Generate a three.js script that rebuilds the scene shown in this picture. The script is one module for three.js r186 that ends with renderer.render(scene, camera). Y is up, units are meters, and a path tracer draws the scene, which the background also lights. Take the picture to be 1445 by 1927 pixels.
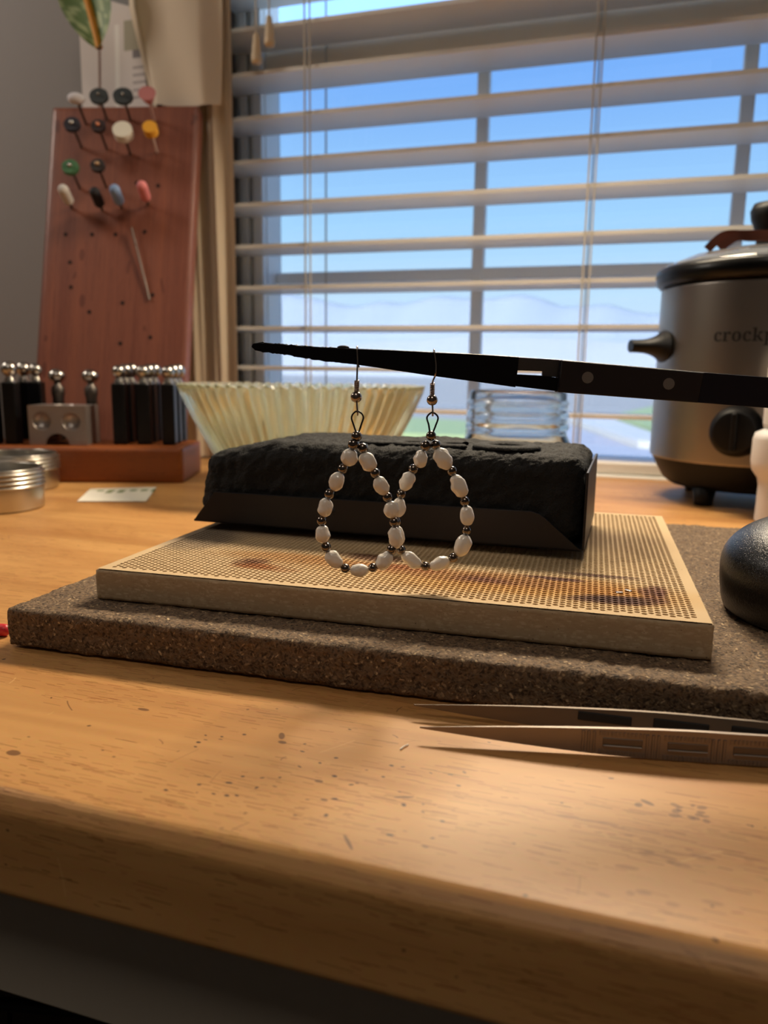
import * as THREE from 'three';
import { RoundedBoxGeometry } from 'three/addons/geometries/RoundedBoxGeometry.js';
import { mergeGeometries, mergeVertices } from 'three/addons/utils/BufferGeometryUtils.js';
import { ImprovedNoise } from 'three/addons/math/ImprovedNoise.js';
import { FontLoader } from 'three/addons/loaders/FontLoader.js';
import { TextGeometry } from 'three/addons/geometries/TextGeometry.js';
import { RectAreaLightUniformsLib } from 'three/addons/lights/RectAreaLightUniformsLib.js';
import { Brush, Evaluator, SUBTRACTION } from 'three-bvh-csg';

// ---------- camera, sky, sun, lamps, exposure ----------
const EXPOSURE = 1.0, SKY_STRENGTH = 2.5, SUN = 11.5, UNSEEN_BENCH_LAMP = 86, UNSEEN_ROOM_LAMP = 7, UNSEEN_SIDE_LAMP = 19;  // lamp strengths belong to unseen lamps out of view
const scene = new THREE.Scene();
const renderer = new THREE.WebGLRenderer({ antialias: true });
renderer.toneMapping = THREE.LinearToneMapping;
renderer.toneMappingExposure = EXPOSURE;
renderer.shadowMap.enabled = true;
RectAreaLightUniformsLib.init();
const R = Math.PI / 180;
const YAW = 17.5 * R;
const camera = new THREE.PerspectiveCamera(2 * Math.atan(963.5 / 1450) / R, 1445 / 1927, 0.01, 2000);
camera.rotation.order = 'YXZ';
camera.rotation.set(-10.3 * R, YAW, 0.8 * R);
camera.position.set(0, 0.093, 0);
camera.focus = 0.247;
camera.userData.fStop = 14;
scene.add(camera);

{ // clear sky: pale near the horizon, deep blue higher up, the same all round
  const W = 64, H = 256, d = new Float32Array(W * H * 4);
  const stops = [[-90, 0.42, 0.42, 0.42], [-2, 0.6, 0.62, 0.64], [0, 0.75, 0.82, 0.86], [5, 0.66, 0.84, 0.95], [10, 0.45, 0.73, 0.95], [19, 0.23, 0.48, 0.92], [30, 0.20, 0.42, 0.86], [90, 0.12, 0.28, 0.66]];
  for (let j = 0; j < H; j++) {
    const e = ((j + 0.5) / H - 0.5) * 180;
    let k = 0; while (k < stops.length - 2 && e > stops[k + 1][0]) k++;
    const a = stops[k], b = stops[k + 1], t = THREE.MathUtils.clamp((e - a[0]) / (b[0] - a[0]), 0, 1);
    for (let i = 0; i < W; i++) for (let c = 0; c < 4; c++) d[(j * W + i) * 4 + c] = c === 3 ? 1 : a[c + 1] + (b[c + 1] - a[c + 1]) * t;
  }
  const tex = new THREE.DataTexture(d, W, H, THREE.RGBAFormat, THREE.FloatType);
  tex.mapping = THREE.EquirectangularReflectionMapping; tex.magFilter = THREE.LinearFilter; tex.needsUpdate = true;
  scene.background = tex; scene.backgroundIntensity = SKY_STRENGTH;
}
const sun = new THREE.DirectionalLight(new THREE.Color(1, 0.95, 0.86), SUN);
sun.position.set(-6, 14, 12); sun.target.position.set(0, 0, -8); sun.castShadow = true;
Object.assign(sun.shadow.camera, { left: -30, right: 30, top: 30, bottom: -30, near: 0.1, far: 80 });
scene.add(sun, sun.target);

// ---------- helpers ----------
let seed = 7;
const rnd = () => { seed = (seed * 1664525 + 1013904223) >>> 0; return seed / 4294967296; };
const rr = (a, b) => a + (b - a) * rnd();
const noise3 = new ImprovedNoise();
const nz = (x, y, z) => noise3.noise(x, y, z);
const V = (x, y, z) => new THREE.Vector3(x, y, z);
const used = {};
function numbered(n) { used[n] = (used[n] ?? -1) + 1; return used[n] ? n + '_' + String(used[n]).padStart(3, '0') : n; }
function tag(o, label, category, group) { o.userData.label = label; o.userData.category = category; if (group) o.userData.group = group; return o; }
function thing(name, label, category, p = [0, 0, 0], turn = 0, group) {
  const g = new THREE.Group(); g.name = numbered(name); g.position.set(...p); g.rotation.y = turn; scene.add(g);
  return tag(g, label, category, group);
}
function part(name, geo, mat, parent, p, r) {
  const m = new THREE.Mesh(geo, mat); m.castShadow = m.receiveShadow = true;
  m.name = parent === scene ? numbered(name) : name;
  if (p) m.position.set(...p); if (r) m.rotation.set(...r);
  parent.add(m); return m;
}
function struct(name, geo, mat, p, r) { const m = part(name, geo, mat, scene, p, r); m.userData.kind = 'structure'; return m; }
const rbox = (w, h, d, r = 0.001, s = 2) => new RoundedBoxGeometry(w, h, d, s, Math.min(r, w / 2.01, h / 2.01, d / 2.01));
const at = (g, x, y, z) => g.translate(x, y, z);
const lathe = (pts, n = 48) => new THREE.LatheGeometry(pts.map((p) => new THREE.Vector2(p[0], p[1])), n);
const tube = (pts, r, seg = 32, rs = 8, closed = false) => new THREE.TubeGeometry(new THREE.CatmullRomCurve3(pts.map((p) => V(...p)), closed), seg, r, rs, closed);
const plain = (gs) => mergeGeometries(gs.map((g) => { const q = g.index ? g.toNonIndexed() : g; for (const k of Object.keys(q.attributes)) if (!['position', 'normal'].includes(k)) q.deleteAttribute(k); return q; }));
function shapeOf(pts) { const s = new THREE.Shape(); pts.forEach((p, i) => (i ? s.lineTo(p[0], p[1]) : s.moveTo(p[0], p[1]))); return s; }
function extrude(pts, depth, bevel = 0, holes = []) {
  const s = shapeOf(pts);
  for (const h of holes) { const q = new THREE.Path(); h.forEach((p, i) => (i ? q.lineTo(p[0], p[1]) : q.moveTo(p[0], p[1]))); s.holes.push(q); }
  return new THREE.ExtrudeGeometry(s, { depth: depth - 2 * bevel, bevelEnabled: bevel > 0, bevelSize: bevel, bevelThickness: bevel, bevelOffset: -bevel, bevelSegments: 2, curveSegments: 12 }).translate(0, 0, bevel);
}
function boxUV(geo, sx, sy = sx, ox = 0, oy = 0) { // uv in metres by the side that each triangle faces
  const g = geo.index ? geo.toNonIndexed() : geo, p = g.attributes.position, uv = new Float32Array(p.count * 2);
  const a = V(), b = V(), c = V(), n = V();
  for (let i = 0; i < p.count; i += 3) {
    a.fromBufferAttribute(p, i); b.fromBufferAttribute(p, i + 1); c.fromBufferAttribute(p, i + 2);
    n.copy(b).sub(a).cross(c.clone().sub(a));
    const X = Math.abs(n.x), Y = Math.abs(n.y), Z = Math.abs(n.z);
    [a, b, c].forEach((q, k) => {
      const [u, w] = Y >= X && Y >= Z ? [q.x, -q.z] : Z >= X ? [q.x, q.y] : [q.z, q.y];
      uv[(i + k) * 2] = (u + ox) / sx; uv[(i + k) * 2 + 1] = (w + oy) / sy;
    });
  }
  g.setAttribute('uv', new THREE.BufferAttribute(uv, 2)); return g;
}
function roughBox(w, h, d, nx, ny, nzz, r, fn) { // rounded block with a worn, uneven surface
  let g = new THREE.BoxGeometry(w, h, d, nx, ny, nzz); g.deleteAttribute('uv'); g.deleteAttribute('normal'); g = mergeVertices(g, 1e-6);
  const p = g.attributes.position, v = V(), q = V(), o = V();
  for (let i = 0; i < p.count; i++) {
    v.fromBufferAttribute(p, i);
    q.set(THREE.MathUtils.clamp(v.x, -w / 2 + r, w / 2 - r), THREE.MathUtils.clamp(v.y, -h / 2 + r, h / 2 - r), THREE.MathUtils.clamp(v.z, -d / 2 + r, d / 2 - r));
    o.copy(v).sub(q).normalize(); v.copy(q).addScaledVector(o, r);
    fn(v, o); p.setXYZ(i, v.x, v.y, v.z);
  }
  g.computeVertexNormals(); return g;
}
function canvasTex(w, h, draw, srgb = true) {
  const c = document.createElement('canvas'); c.width = w; c.height = h; draw(c.getContext('2d'), w, h);
  const t = new THREE.CanvasTexture(c); t.wrapS = t.wrapT = THREE.RepeatWrapping; if (srgb) t.colorSpace = THREE.SRGBColorSpace; t.magFilter = THREE.LinearFilter; return t;
}
const mat = (color, roughness = 0.6, metalness = 0, extra = {}) => new THREE.MeshStandardMaterial({ color, roughness, metalness, ...extra });
const phys = (o) => new THREE.MeshPhysicalMaterial(o);

// ---------- materials ----------
const woodMap = canvasTex(2048, 2048, (x, W, H) => { // 0.42 m along the grain by 0.30 m across
  x.fillStyle = '#c9965a'; x.fillRect(0, 0, W, H);
  for (let j = 0; j < H; j += 2) { // slow bands of tone along the grain
    const t = nz(3.1, j * 0.006, 0.5) * 0.55 + nz(9.7, j * 0.03, 1.5) * 0.3;
    x.fillStyle = t > 0 ? `rgba(232,184,120,${t * 0.8})` : `rgba(112,62,24,${-t * 0.75})`; x.fillRect(0, j, W, 2);
  }
  for (let k = 0; k < 700; k++) { // cloudy worn finish
    const cx = rnd() * W, cy = rnd() * H, s = rr(20, 120), g = x.createRadialGradient(cx, cy, 0, cx, cy, s);
    g.addColorStop(0, rnd() < 0.5 ? 'rgba(228,184,126,.10)' : 'rgba(142,84,38,.10)'); g.addColorStop(1, 'rgba(160,100,50,0)');
    x.save(); x.translate(cx, cy); x.scale(2.6, 1); x.translate(-cx, -cy); x.fillStyle = g; x.fillRect(cx - s, cy - s, 2 * s, 2 * s); x.restore();
  }
  x.lineCap = 'round';
  for (let k = 0; k < 19000; k++) { // open pores
    const cx = rnd() * W, cy = rnd() * H, dens = nz(cx * 0.0015, cy * 0.006, 4.2);
    if (dens < rr(-0.5, 0.35)) continue;
    const L = rr(5, 38), w = rr(0.7, 2.0);
    x.strokeStyle = `rgba(${90 + rnd() * 30 | 0},${48 + rnd() * 20 | 0},18,${rr(0.15, 0.6)})`; x.lineWidth = w;
    x.beginPath(); x.moveTo(cx, cy); x.lineTo(cx + L, cy + rr(-2, 2) + L * 0.02); x.stroke();
  }
  for (let k = 0; k < 260; k++) { // specks and small burns
    x.fillStyle = `rgba(45,24,12,${rr(0.3, 0.85)})`; x.beginPath(); x.ellipse(rnd() * W, rnd() * H, rr(0.8, 4), rr(0.8, 2.6), rnd() * 3, 0, 7); x.fill();
  }
  for (let k = 0; k < 150; k++) { // scratches across the grain
    const cx = rnd() * W, cy = rnd() * H, a = rr(-2.4, -0.7), L = rr(10, 70);
    x.strokeStyle = rnd() < 0.6 ? `rgba(70,38,20,${rr(0.2, 0.6)})` : `rgba(240,205,150,${rr(0.15, 0.4)})`; x.lineWidth = rr(0.6, 2);
    x.beginPath(); x.moveTo(cx, cy); x.quadraticCurveTo(cx + Math.cos(a) * L * 0.5 + rr(-4, 4), cy + Math.sin(a) * L * 0.5, cx + Math.cos(a) * L, cy + Math.sin(a) * L); x.stroke();
  }
  // dents and stains that the bench shows, at their own places (metres on the bench)
  const P = (bx, bz) => [((bx + 0.21) / 0.42) * W, ((0.40 + bz) / 0.30) * H];
  const dab = (bx, bz, rx, ry, a, c) => { const [px, py] = P(bx, bz); x.fillStyle = c; x.beginPath(); x.ellipse(px, py, rx, ry, a, 0, 7); x.fill(); };
  for (const [bx, bz, rx, ry, a] of [[0.0094, -0.1671, 9, 4, 0.8], [0.0075, -0.1655, 4, 6, 0.2], [-0.0482, -0.132, 2, 17, -0.5], [-0.1231, -0.1712, 9, 5, 0.1], [-0.0803, -0.1694, 4, 12, -0.3], [-0.0787, -0.1663, 6, 5, 0.5], [-0.1383, -0.1397, 10, 8, 0.2], [-0.0627, -0.1518, 5, 4, 0], [-0.0586, -0.1449, 4, 3, 0], [-0.0422, -0.1517, 12, 2.5, -0.5], [-0.2314, -0.2624, 16, 10, 0]]) dab(bx, bz, rx, ry, a, 'rgba(58,32,18,.5)');
  for (let k = 0; k < 16; k++) dab(0.0173 + rr(-0.004, 0.004), -0.1665 + rr(-0.003, 0.003), rr(2, 7), rr(2, 5), rnd() * 3, 'rgba(86,52,32,.45)');
  for (let k = 0; k < 40; k++) dab(rr(-0.10, -0.03), rr(-0.17, -0.135), rr(1, 4), rr(1, 3), rnd() * 3, 'rgba(40,26,24,.7)');
  for (let k = 0; k < 14; k++) dab(rr(-0.01, 0.02), rr(-0.16, -0.13), rr(3, 16), rr(2, 5), rr(-0.2, 0.3), 'rgba(110,70,40,.28)');
});
woodMap.wrapS = woodMap.wrapT = THREE.MirroredRepeatWrapping;
const benchMat = phys({ map: woodMap, roughness: 0.44, specularIntensity: 0.8 });
const fleckMap = canvasTex(1024, 1024, (x, W, H) => { // 0.11 m square of pressed vermiculite
  x.fillStyle = '#6d5843'; x.fillRect(0, 0, W, H);
  for (let k = 0; k < 26000; k++) {
    const t = rnd(), cx = rnd() * W, cy = rnd() * H, a = rr(2, 9), b = rr(1, 4);
    x.fillStyle = t < 0.4 ? `rgba(52,38,26,${rr(0.2, 0.8)})` : t < 0.75 ? `rgba(142,116,86,${rr(0.2, 0.7)})` : t < 0.95 ? `rgba(112,84,56,${rr(0.3, 0.8)})` : `rgba(205,178,138,${rr(0.4, 0.9)})`;
    x.beginPath(); x.ellipse(cx, cy, a, b, rnd() * 3.1, 0, 7); x.fill();
  }
});
const fleckBump = canvasTex(1024, 1024, (x, W, H) => {
  x.fillStyle = '#777'; x.fillRect(0, 0, W, H);
  for (let k = 0; k < 16000; k++) { const g = rr(20, 235) | 0; x.fillStyle = `rgba(${g},${g},${g},.6)`; x.beginPath(); x.ellipse(rnd() * W, rnd() * H, rr(2, 9), rr(1, 5), rnd() * 3.1, 0, 7); x.fill(); }
}, false);
const vermMat = mat('#ffffff', 0.85, 0, { map: fleckMap, bumpMap: fleckBump, bumpScale: 0.0006 });
const BW = 0.199, BD = 0.174; // the perforated board
const stainMap = canvasTex(1024, 1024, (x, W, H) => {
  x.fillStyle = '#cdb188'; x.fillRect(0, 0, W, H);
  const O = [-0.1722, -0.2156], A = 2.5 * R;
  const P = (wx, wz) => { const dx = wx - O[0], dz = wz - O[1], u = dx * Math.cos(A) - dz * Math.sin(A), d = -(dx * Math.sin(A) + dz * Math.cos(A)); return [(u / BW) * W, (1 - d / BD) * H]; };
  const blot = (wx, wz, rx, rz, c, n = 7) => {
    for (let k = 0; k < n; k++) {
      const [cx, cy] = P(wx + rr(-rx, rx) * 0.55, wz + rr(-rz, rz) * 0.55), s = (rr(0.4, 0.9) * rx / BW) * W, g = x.createRadialGradient(cx, cy, 0, cx, cy, s);
      g.addColorStop(0, c); g.addColorStop(0.6, c); g.addColorStop(1, c.replace(/[\d.]+\)$/, '0)'));
      x.save(); x.translate(cx, cy); x.scale(1, rz / rx); x.translate(-cx, -cy); x.fillStyle = g; x.fillRect(cx - s, cy - s, 2 * s, 2 * s); x.restore();
    }
  };
  blot(-0.09, -0.335, 0.085, 0.05, 'rgba(70,52,44,.30)', 12);
  blot(-0.03, -0.246, 0.06, 0.018, 'rgba(190,138,66,.16)', 16);
  blot(-0.035, -0.251, 0.034, 0.009, 'rgba(150,100,52,.2)', 14);
  blot(-0.10, -0.252, 0.04, 0.012, 'rgba(172,122,62,.16)', 14);
  blot(-0.088, -0.2655, 0.014, 0.006, 'rgba(84,44,22,.3)', 9);
  blot(-0.075, -0.254, 0.020, 0.008, 'rgba(150,84,36,.22)', 10);
  blot(-0.127, -0.243, 0.008, 0.006, 'rgba(104,58,28,.3)', 8);
  blot(-0.119, -0.2385, 0.012, 0.005, 'rgba(150,84,34,.3)', 8);
  blot(-0.004, -0.249, 0.018, 0.013, 'rgba(186,132,62,.22)', 12);
  blot(0.002, -0.2405, 0.016, 0.006, 'rgba(70,38,30,.3)', 12);
  blot(0.0105, -0.250, 0.005, 0.011, 'rgba(96,52,38,.28)', 10);
  blot(-0.004, -0.2675, 0.015, 0.0025, 'rgba(92,60,48,.24)', 9);
  blot(-0.022, -0.2575, 0.010, 0.003, 'rgba(80,40,34,.3)', 8);
  blot(-0.045, -0.249, 0.012, 0.004, 'rgba(112,62,40,.25)', 8);
  blot(-0.165, -0.283, 0.02, 0.03, 'rgba(110,96,84,.22)', 8);
  blot(0.005, -0.31, 0.02, 0.05, 'rgba(126,98,72,.12)', 9);
  for (let k = 0; k < 500; k++) { x.fillStyle = `rgba(70,48,34,${rr(0.1, 0.5)})`; x.beginPath(); x.arc(rnd() * W, rnd() * H, rr(0.5, 2.2), 0, 7); x.fill(); }
});
const boardTopMat = mat('#ffffff', 0.85, 0, { map: stainMap });
const boardSideMap = canvasTex(1024, 256, (x, W, H) => {
  x.fillStyle = '#b39b7a'; x.fillRect(0, 0, W, H);
  for (let k = 0; k < 2200; k++) { x.fillStyle = rnd() < 0.5 ? `rgba(236,218,188,${rr(0.05, 0.25)})` : `rgba(160,132,100,${rr(0.05, 0.25)})`; x.beginPath(); x.ellipse(rnd() * W, rnd() * H, rr(2, 16), rr(1, 6), 0, 0, 7); x.fill(); }
  for (let k = 0; k < 90; k++) { x.fillStyle = `rgba(60,38,24,${rr(0.3, 0.85)})`; x.beginPath(); x.arc(rnd() * W, rnd() * H, rr(0.7, 2.4), 0, 7); x.fill(); }
});
const boardSideMat = mat('#ffffff', 0.9, 0, { map: boardSideMap });
const charMap = canvasTex(512, 512, (x, W, H) => {
  x.fillStyle = '#1c1a1b'; x.fillRect(0, 0, W, H);
  for (let k = 0; k < 9000; k++) { const g = rr(8, 62) | 0; x.fillStyle = `rgba(${g},${g},${g + 2},.55)`; x.beginPath(); x.ellipse(rnd() * W, rnd() * H, rr(1, 8), rr(0.6, 2), rr(-0.7, 0.7), 0, 7); x.fill(); }
});
const charMat = mat('#3c3a3c', 0.85, 0, { map: charMap, bumpMap: fleckBump, bumpScale: 0.0009 });
const trayMat = mat('#3a393d', 0.45, 0.85);
const darkMat = mat('#121113', 0.7);
const tweezerMat = mat('#17161a', 0.42, 0.75);
const gripMat = mat('#150c10', 0.55);
const steel = mat('#b9b4ae', 0.22, 1), steelRough = mat('#a39d98', 0.45, 1), steelDull = mat('#6d6661', 0.42, 1);
const beadMat = mat('#80766e', 0.17, 1), hookMat = mat('#a3968c', 0.2, 1), loopMat = mat('#2a2726', 0.35, 0.8);
const pearlMat = phys({ color: '#f6eee2', roughness: 0.24, clearcoat: 0.6, clearcoatRoughness: 0.15, sheen: 0.4, sheenColor: new THREE.Color('#ffe6dc'), sheenRoughness: 0.4, specularIntensity: 0.9 });
const blackPlastic = phys({ color: '#050507', roughness: 0.5, specularIntensity: 0.5 });
const wallMat = mat('#8c8785', 0.9), whitePaint = mat('#e9e6df', 0.55), vinyl = mat('#f8f6f0', 0.4);
const slatMat = mat('#ece7de', 0.45);
const blackShank = mat('#101216', 0.32, 0.4);

// ---------- the room ----------
const WZ = -0.74, WB = -0.875; // inner and outer face of the window wall
const OX0 = -0.425, OX1 = 0.82, OY0 = -0.004, OY1 = 1.2;
const CEIL = 1.62, FLOOR = -0.76, LX = -1.7, RX = 1.9, BZ = 2.1;
const block = (x0, x1, y0, y1, z0, z1) => at(new THREE.BoxGeometry(x1 - x0, y1 - y0, z1 - z0), (x0 + x1) / 2, (y0 + y1) / 2, (z0 + z1) / 2);
struct('wall_window', plain([block(LX, OX0, FLOOR, CEIL, WB, WZ), block(OX1, RX, FLOOR, CEIL, WB, WZ), block(OX0, OX1, FLOOR, OY0, WB, WZ), block(OX0, OX1, OY1, CEIL, WB, WZ)]), wallMat);
struct('wall_left', block(LX - 0.12, LX, FLOOR, CEIL, WB, BZ + 0.12), wallMat);
struct('wall_right', block(RX, RX + 0.12, FLOOR, CEIL, WB, BZ + 0.12), wallMat);
struct('wall_back', block(LX, RX, FLOOR, CEIL, BZ, BZ + 0.12), wallMat);
struct('ceiling', block(LX - 0.12, RX + 0.12, CEIL, CEIL + 0.12, WB, BZ + 0.12), mat('#d8d2c8', 0.9));
const floorTex = canvasTex(512, 512, (x, W, H) => { x.fillStyle = '#4b4038'; x.fillRect(0, 0, W, H); for (let k = 0; k < 2500; k++) { x.fillStyle = rnd() < 0.5 ? 'rgba(90,76,64,.2)' : 'rgba(34,28,24,.2)'; x.fillRect(rnd() * W, rnd() * H, rr(4, 40), 1); } });
struct('floor', boxUV(block(LX - 0.12, RX + 0.12, FLOOR - 0.12, FLOOR, WB, BZ + 0.12), 0.5), mat('#ffffff', 0.6, 0, { map: floorTex }));

// window: white frame, grid bars, two sashes of glass
const win = new THREE.Group(); win.name = 'window_1'; win.userData.kind = 'structure'; scene.add(win);
const GZ = -0.825;
part('window_frame', plain([block(OX0, -0.390, OY0, OY1, -0.835, -0.80), block(OX1 - 0.045, OX1, OY0, OY1, -0.865, -0.80), block(-0.383, OX1 - 0.045, OY0, OY0 + 0.015, -0.835, -0.80), block(-0.383, OX1 - 0.045, OY1 - 0.04, OY1, -0.865, -0.80)]), vinyl, win);
part('inner_bead', rbox(0.012, 1.1, 0.012, 0.002), vinyl, win, [-0.397, 0.58, -0.797]);
part('inner_bead', rbox(0.010, 1.1, 0.010, 0.002), vinyl, win, [-0.413, 0.58, -0.797]);
part('meeting_rail', rbox(1.166, 0.032, 0.035, 0.004), mat('#f8ead2', 0.4), win, [0.193, 0.4095, -0.815]);  // same vinyl tinted cream, warm lamplight put into the colour
for (const x of [-0.161, 0.083, 0.327, 0.571]) { part('muntin', rbox(0.0125, 0.392, 0.012, 0.002), vinyl, win, [x, 0.203, GZ]); part('muntin', rbox(0.0125, 0.73, 0.012, 0.002), vinyl, win, [x, 0.79, GZ]); }
part('muntin', rbox(1.166, 0.0125, 0.010, 0.002), vinyl, win, [0.193, 0.1945, GZ]);
part('muntin', rbox(1.166, 0.0125, 0.010, 0.002), vinyl, win, [0.193, 0.62, GZ]);
const screened = phys({ color: '#cbd0d6', roughness: 0.02, transmission: 1, thickness: 0, ior: 1.45 }), clearGlass = phys({ color: '#ffffff', roughness: 0.0, transmission: 1, thickness: 0, ior: 1.45 });
part('pane', new THREE.BoxGeometry(1.168, 0.390, 0.003), screened, win, [0.1925, 0.2015, GZ - 0.0085]);
part('pane', new THREE.BoxGeometry(1.168, 0.73, 0.003), clearGlass, win, [0.1925, 0.79, GZ - 0.0085]);
struct('trim_1', rbox(1.30, 0.006, 0.075, 0.002), whitePaint, [0.197, OY0 + 0.003, -0.7725]); // sill board

// ---------- outdoors ----------
const GY = -1.0;
const gravelTex = canvasTex(512, 512, (x, W, H) => { x.fillStyle = '#b9b2a8'; x.fillRect(0, 0, W, H); for (let k = 0; k < 8000; k++) { const g = rr(130, 225) | 0; x.fillStyle = `rgba(${g},${g - 6},${g - 14},.4)`; x.fillRect(rnd() * W, rnd() * H, rr(1, 5), rr(1, 4)); } });
struct('ground', boxUV(block(-260, 260, GY - 0.3, GY, -420, WB - 0.02), 3), mat('#ffffff', 0.95, 0, { map: gravelTex }));
const slabPrism = (pts, h) => extrude(pts, h).rotateX(-Math.PI / 2);
const out = (n, pts, h, m) => struct(n, slabPrism(pts.map(([x, z]) => [x, -z]), h), m, [0, GY, 0]);
out('street', [[-30, -9.4], [-8, -9.8], [-1.3, -17.6], [0.1, -12.3], [6, -8], [30, -8], [30, -6.8], [-30, -6.8]], 0.012, mat('#c2c0c4', 0.95));
out('kerb', [[-1.35, -18.6], [-0.6, -19.6], [0.55, -13.4], [6.8, -8.6], [6.3, -8.1], [0.15, -12.4], [-1.1, -17.4]], 0.12, mat('#ddd9d2', 0.9));
const lawnTex = canvasTex(512, 512, (x, W, H) => { x.fillStyle = '#b4c088'; x.fillRect(0, 0, W, H); for (let k = 0; k < 9000; k++) { x.fillStyle = `rgba(${rr(150, 195) | 0},${rr(170, 210) | 0},${rr(105, 150) | 0},.5)`; x.fillRect(rnd() * W, rnd() * H, 2, rr(2, 7)); } });
struct('lawn', boxUV(slabPrism([[-0.5, 20.2], [0.7, 14.2], [7.5, 9.2], [22, 14], [16, 30], [1, 29]], 0.10), 1.5), mat('#ffffff', 0.95, 0, { map: lawnTex }), [0, GY, 0]);
struct('lawn', boxUV(slabPrism([[-5.2, 12.4], [-2.5, 12.4], [-1.7, 15.6], [-4.6, 16.8]], 0.10), 1.5), mat('#ffffff', 0.95, 0, { map: lawnTex }), [0, GY, 0]);
{ // far hills, distance haze put into their pale colours
  for (const [name, z, hgt, col, ph] of [['hills', -330, 37, '#bcc2c6', 1.3], ['hills', -240, 14, '#d9d6d1', 5.2]]) {
    const g = new THREE.PlaneGeometry(620, 120, 160, 24); g.rotateX(-Math.PI / 2);
    const p = g.attributes.position;
    for (let i = 0; i < p.count; i++) { const x = p.getX(i), d = 1 - Math.abs(p.getZ(i)) / 60; p.setY(i, Math.max(0, d) ** 0.8 * hgt * (0.8 + 0.28 * nz(x * 0.012 + ph, ph, 0) + 0.1 * nz(x * 0.05, ph, 2)) - 1); }
    g.computeVertexNormals();
    struct(name, g, mat(col, 1), [-60, GY, z]);
  }
}

// ---------- venetian blind ----------
{
  const b = thing('window_blind', 'white wide-slat venetian blind hanging open across the window', 'blind', [0.197, 0, -0.768]);
  const W = 1.238;
  const slatShape = []; for (let i = 0; i <= 8; i++) { const t = i / 4 - 1; slatShape.push([t * 0.0255, 0.0018 + 0.0008 * (1 - t * t)]); } for (let i = 8; i >= 0; i--) { const t = i / 4 - 1; slatShape.push([t * 0.0255, -0.0018 + 0.0008 * (1 - t * t)]); }
  const sg = extrude(slatShape, W, 0.0003).rotateY(Math.PI / 2).translate(-W / 2, 0, 0);
  for (let k = 0; k < 28; k++) part('slat', sg, slatMat, b, [0, 0.0555 + 0.0406 * k - 0.0008, 0], [-0.6 * R, 0, 0]);
  part('bottom_rail', rbox(W, 0.0115, 0.05, 0.003), slatMat, b, [0, 0.0081, 0]);
  part('head_rail', rbox(W, 0.04, 0.055, 0.003), slatMat, b, [0, 1.175, 0]);
  const cordMat = mat('#cfc6b6', 0.8);
  for (const x of [-0.5165, -0.246, 0.03, 0.3]) for (const z of [0.0275, -0.0275]) part('ladder_cord', new THREE.CylinderGeometry(0.0009, 0.0009, 1.14, 6), cordMat, b, [x, 0.595, z]);
  for (const x of [-0.5165, -0.246, 0.03, 0.3]) part('lift_cord', new THREE.CylinderGeometry(0.0008, 0.0008, 1.14, 6), cordMat, b, [x + 0.006, 0.595, 0.029]);
  for (const [x, y] of [[-0.563, 0.399], [-0.549, 0.413]]) {
    part('pull_cord', new THREE.CylinderGeometry(0.0009, 0.0009, 1.17 - y, 6), cordMat, b, [x, (1.17 + y) / 2, 0.036]);
    part('tassel', lathe([[0.001, 0.012], [0.0028, 0.010], [0.0035, 0.004], [0.0052, -0.012], [0.0045, -0.015], [0, -0.0155]], 16), mat('#d9c2a0', 0.5), b, [x, y, 0.036]);
  }
}

// ---------- curtain beside the window ----------
{
  const cloth = phys({ color: '#dccbb4', roughness: 0.95, sheen: 0.3, sheenColor: new THREE.Color('#d8c8b0'), side: THREE.DoubleSide });
  const c = thing('curtain', 'beige fabric curtain drawn to the left of the window', 'curtain');
  const sheet = (nu, nv, f) => { const g = new THREE.PlaneGeometry(1, 1, nu, nv), p = g.attributes.position; for (let i = 0; i < p.count; i++) { const q = f(p.getX(i) + 0.5, p.getY(i) + 0.5); p.setXYZ(i, q[0], q[1], q[2]); } g.computeVertexNormals(); return g; };
  part('drape', sheet(80, 60, (u, v) => { const y = 0.002 + v * 1.3, w = 0.072 + 0.008 * v; return [-0.392 - w * (1 - u) + 0.004 * Math.sin(y * 3) + (y < 0.34 ? 0.004 * (0.34 - y) / 0.34 : 0), y, -0.7245 + 0.007 * Math.sin(u * 19 + 0.4) + 0.003 * Math.sin(u * 41 + y * 4)]; }), cloth, c);
  part('swag', sheet(60, 60, (u, v) => {
    const lowY = 0.352 - 0.01 * Math.sin(u * 2.2), y = lowY + v * 0.95, xl = -0.477 - 0.026 * Math.min(1, Math.max(0, (y - 0.345) / 0.1)), x = xl + u * (-0.395 - xl + 0.01 * v);
    return [x, y, -0.7275 + 0.0205 * THREE.MathUtils.smoothstep(u, 0, 0.22) - 0.008 * THREE.MathUtils.smoothstep(u, 0.8, 1) + 0.004 * Math.sin(u * 9 + v * 22) * Math.exp(-v * 3) * u];
  }), cloth, c);
}

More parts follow.
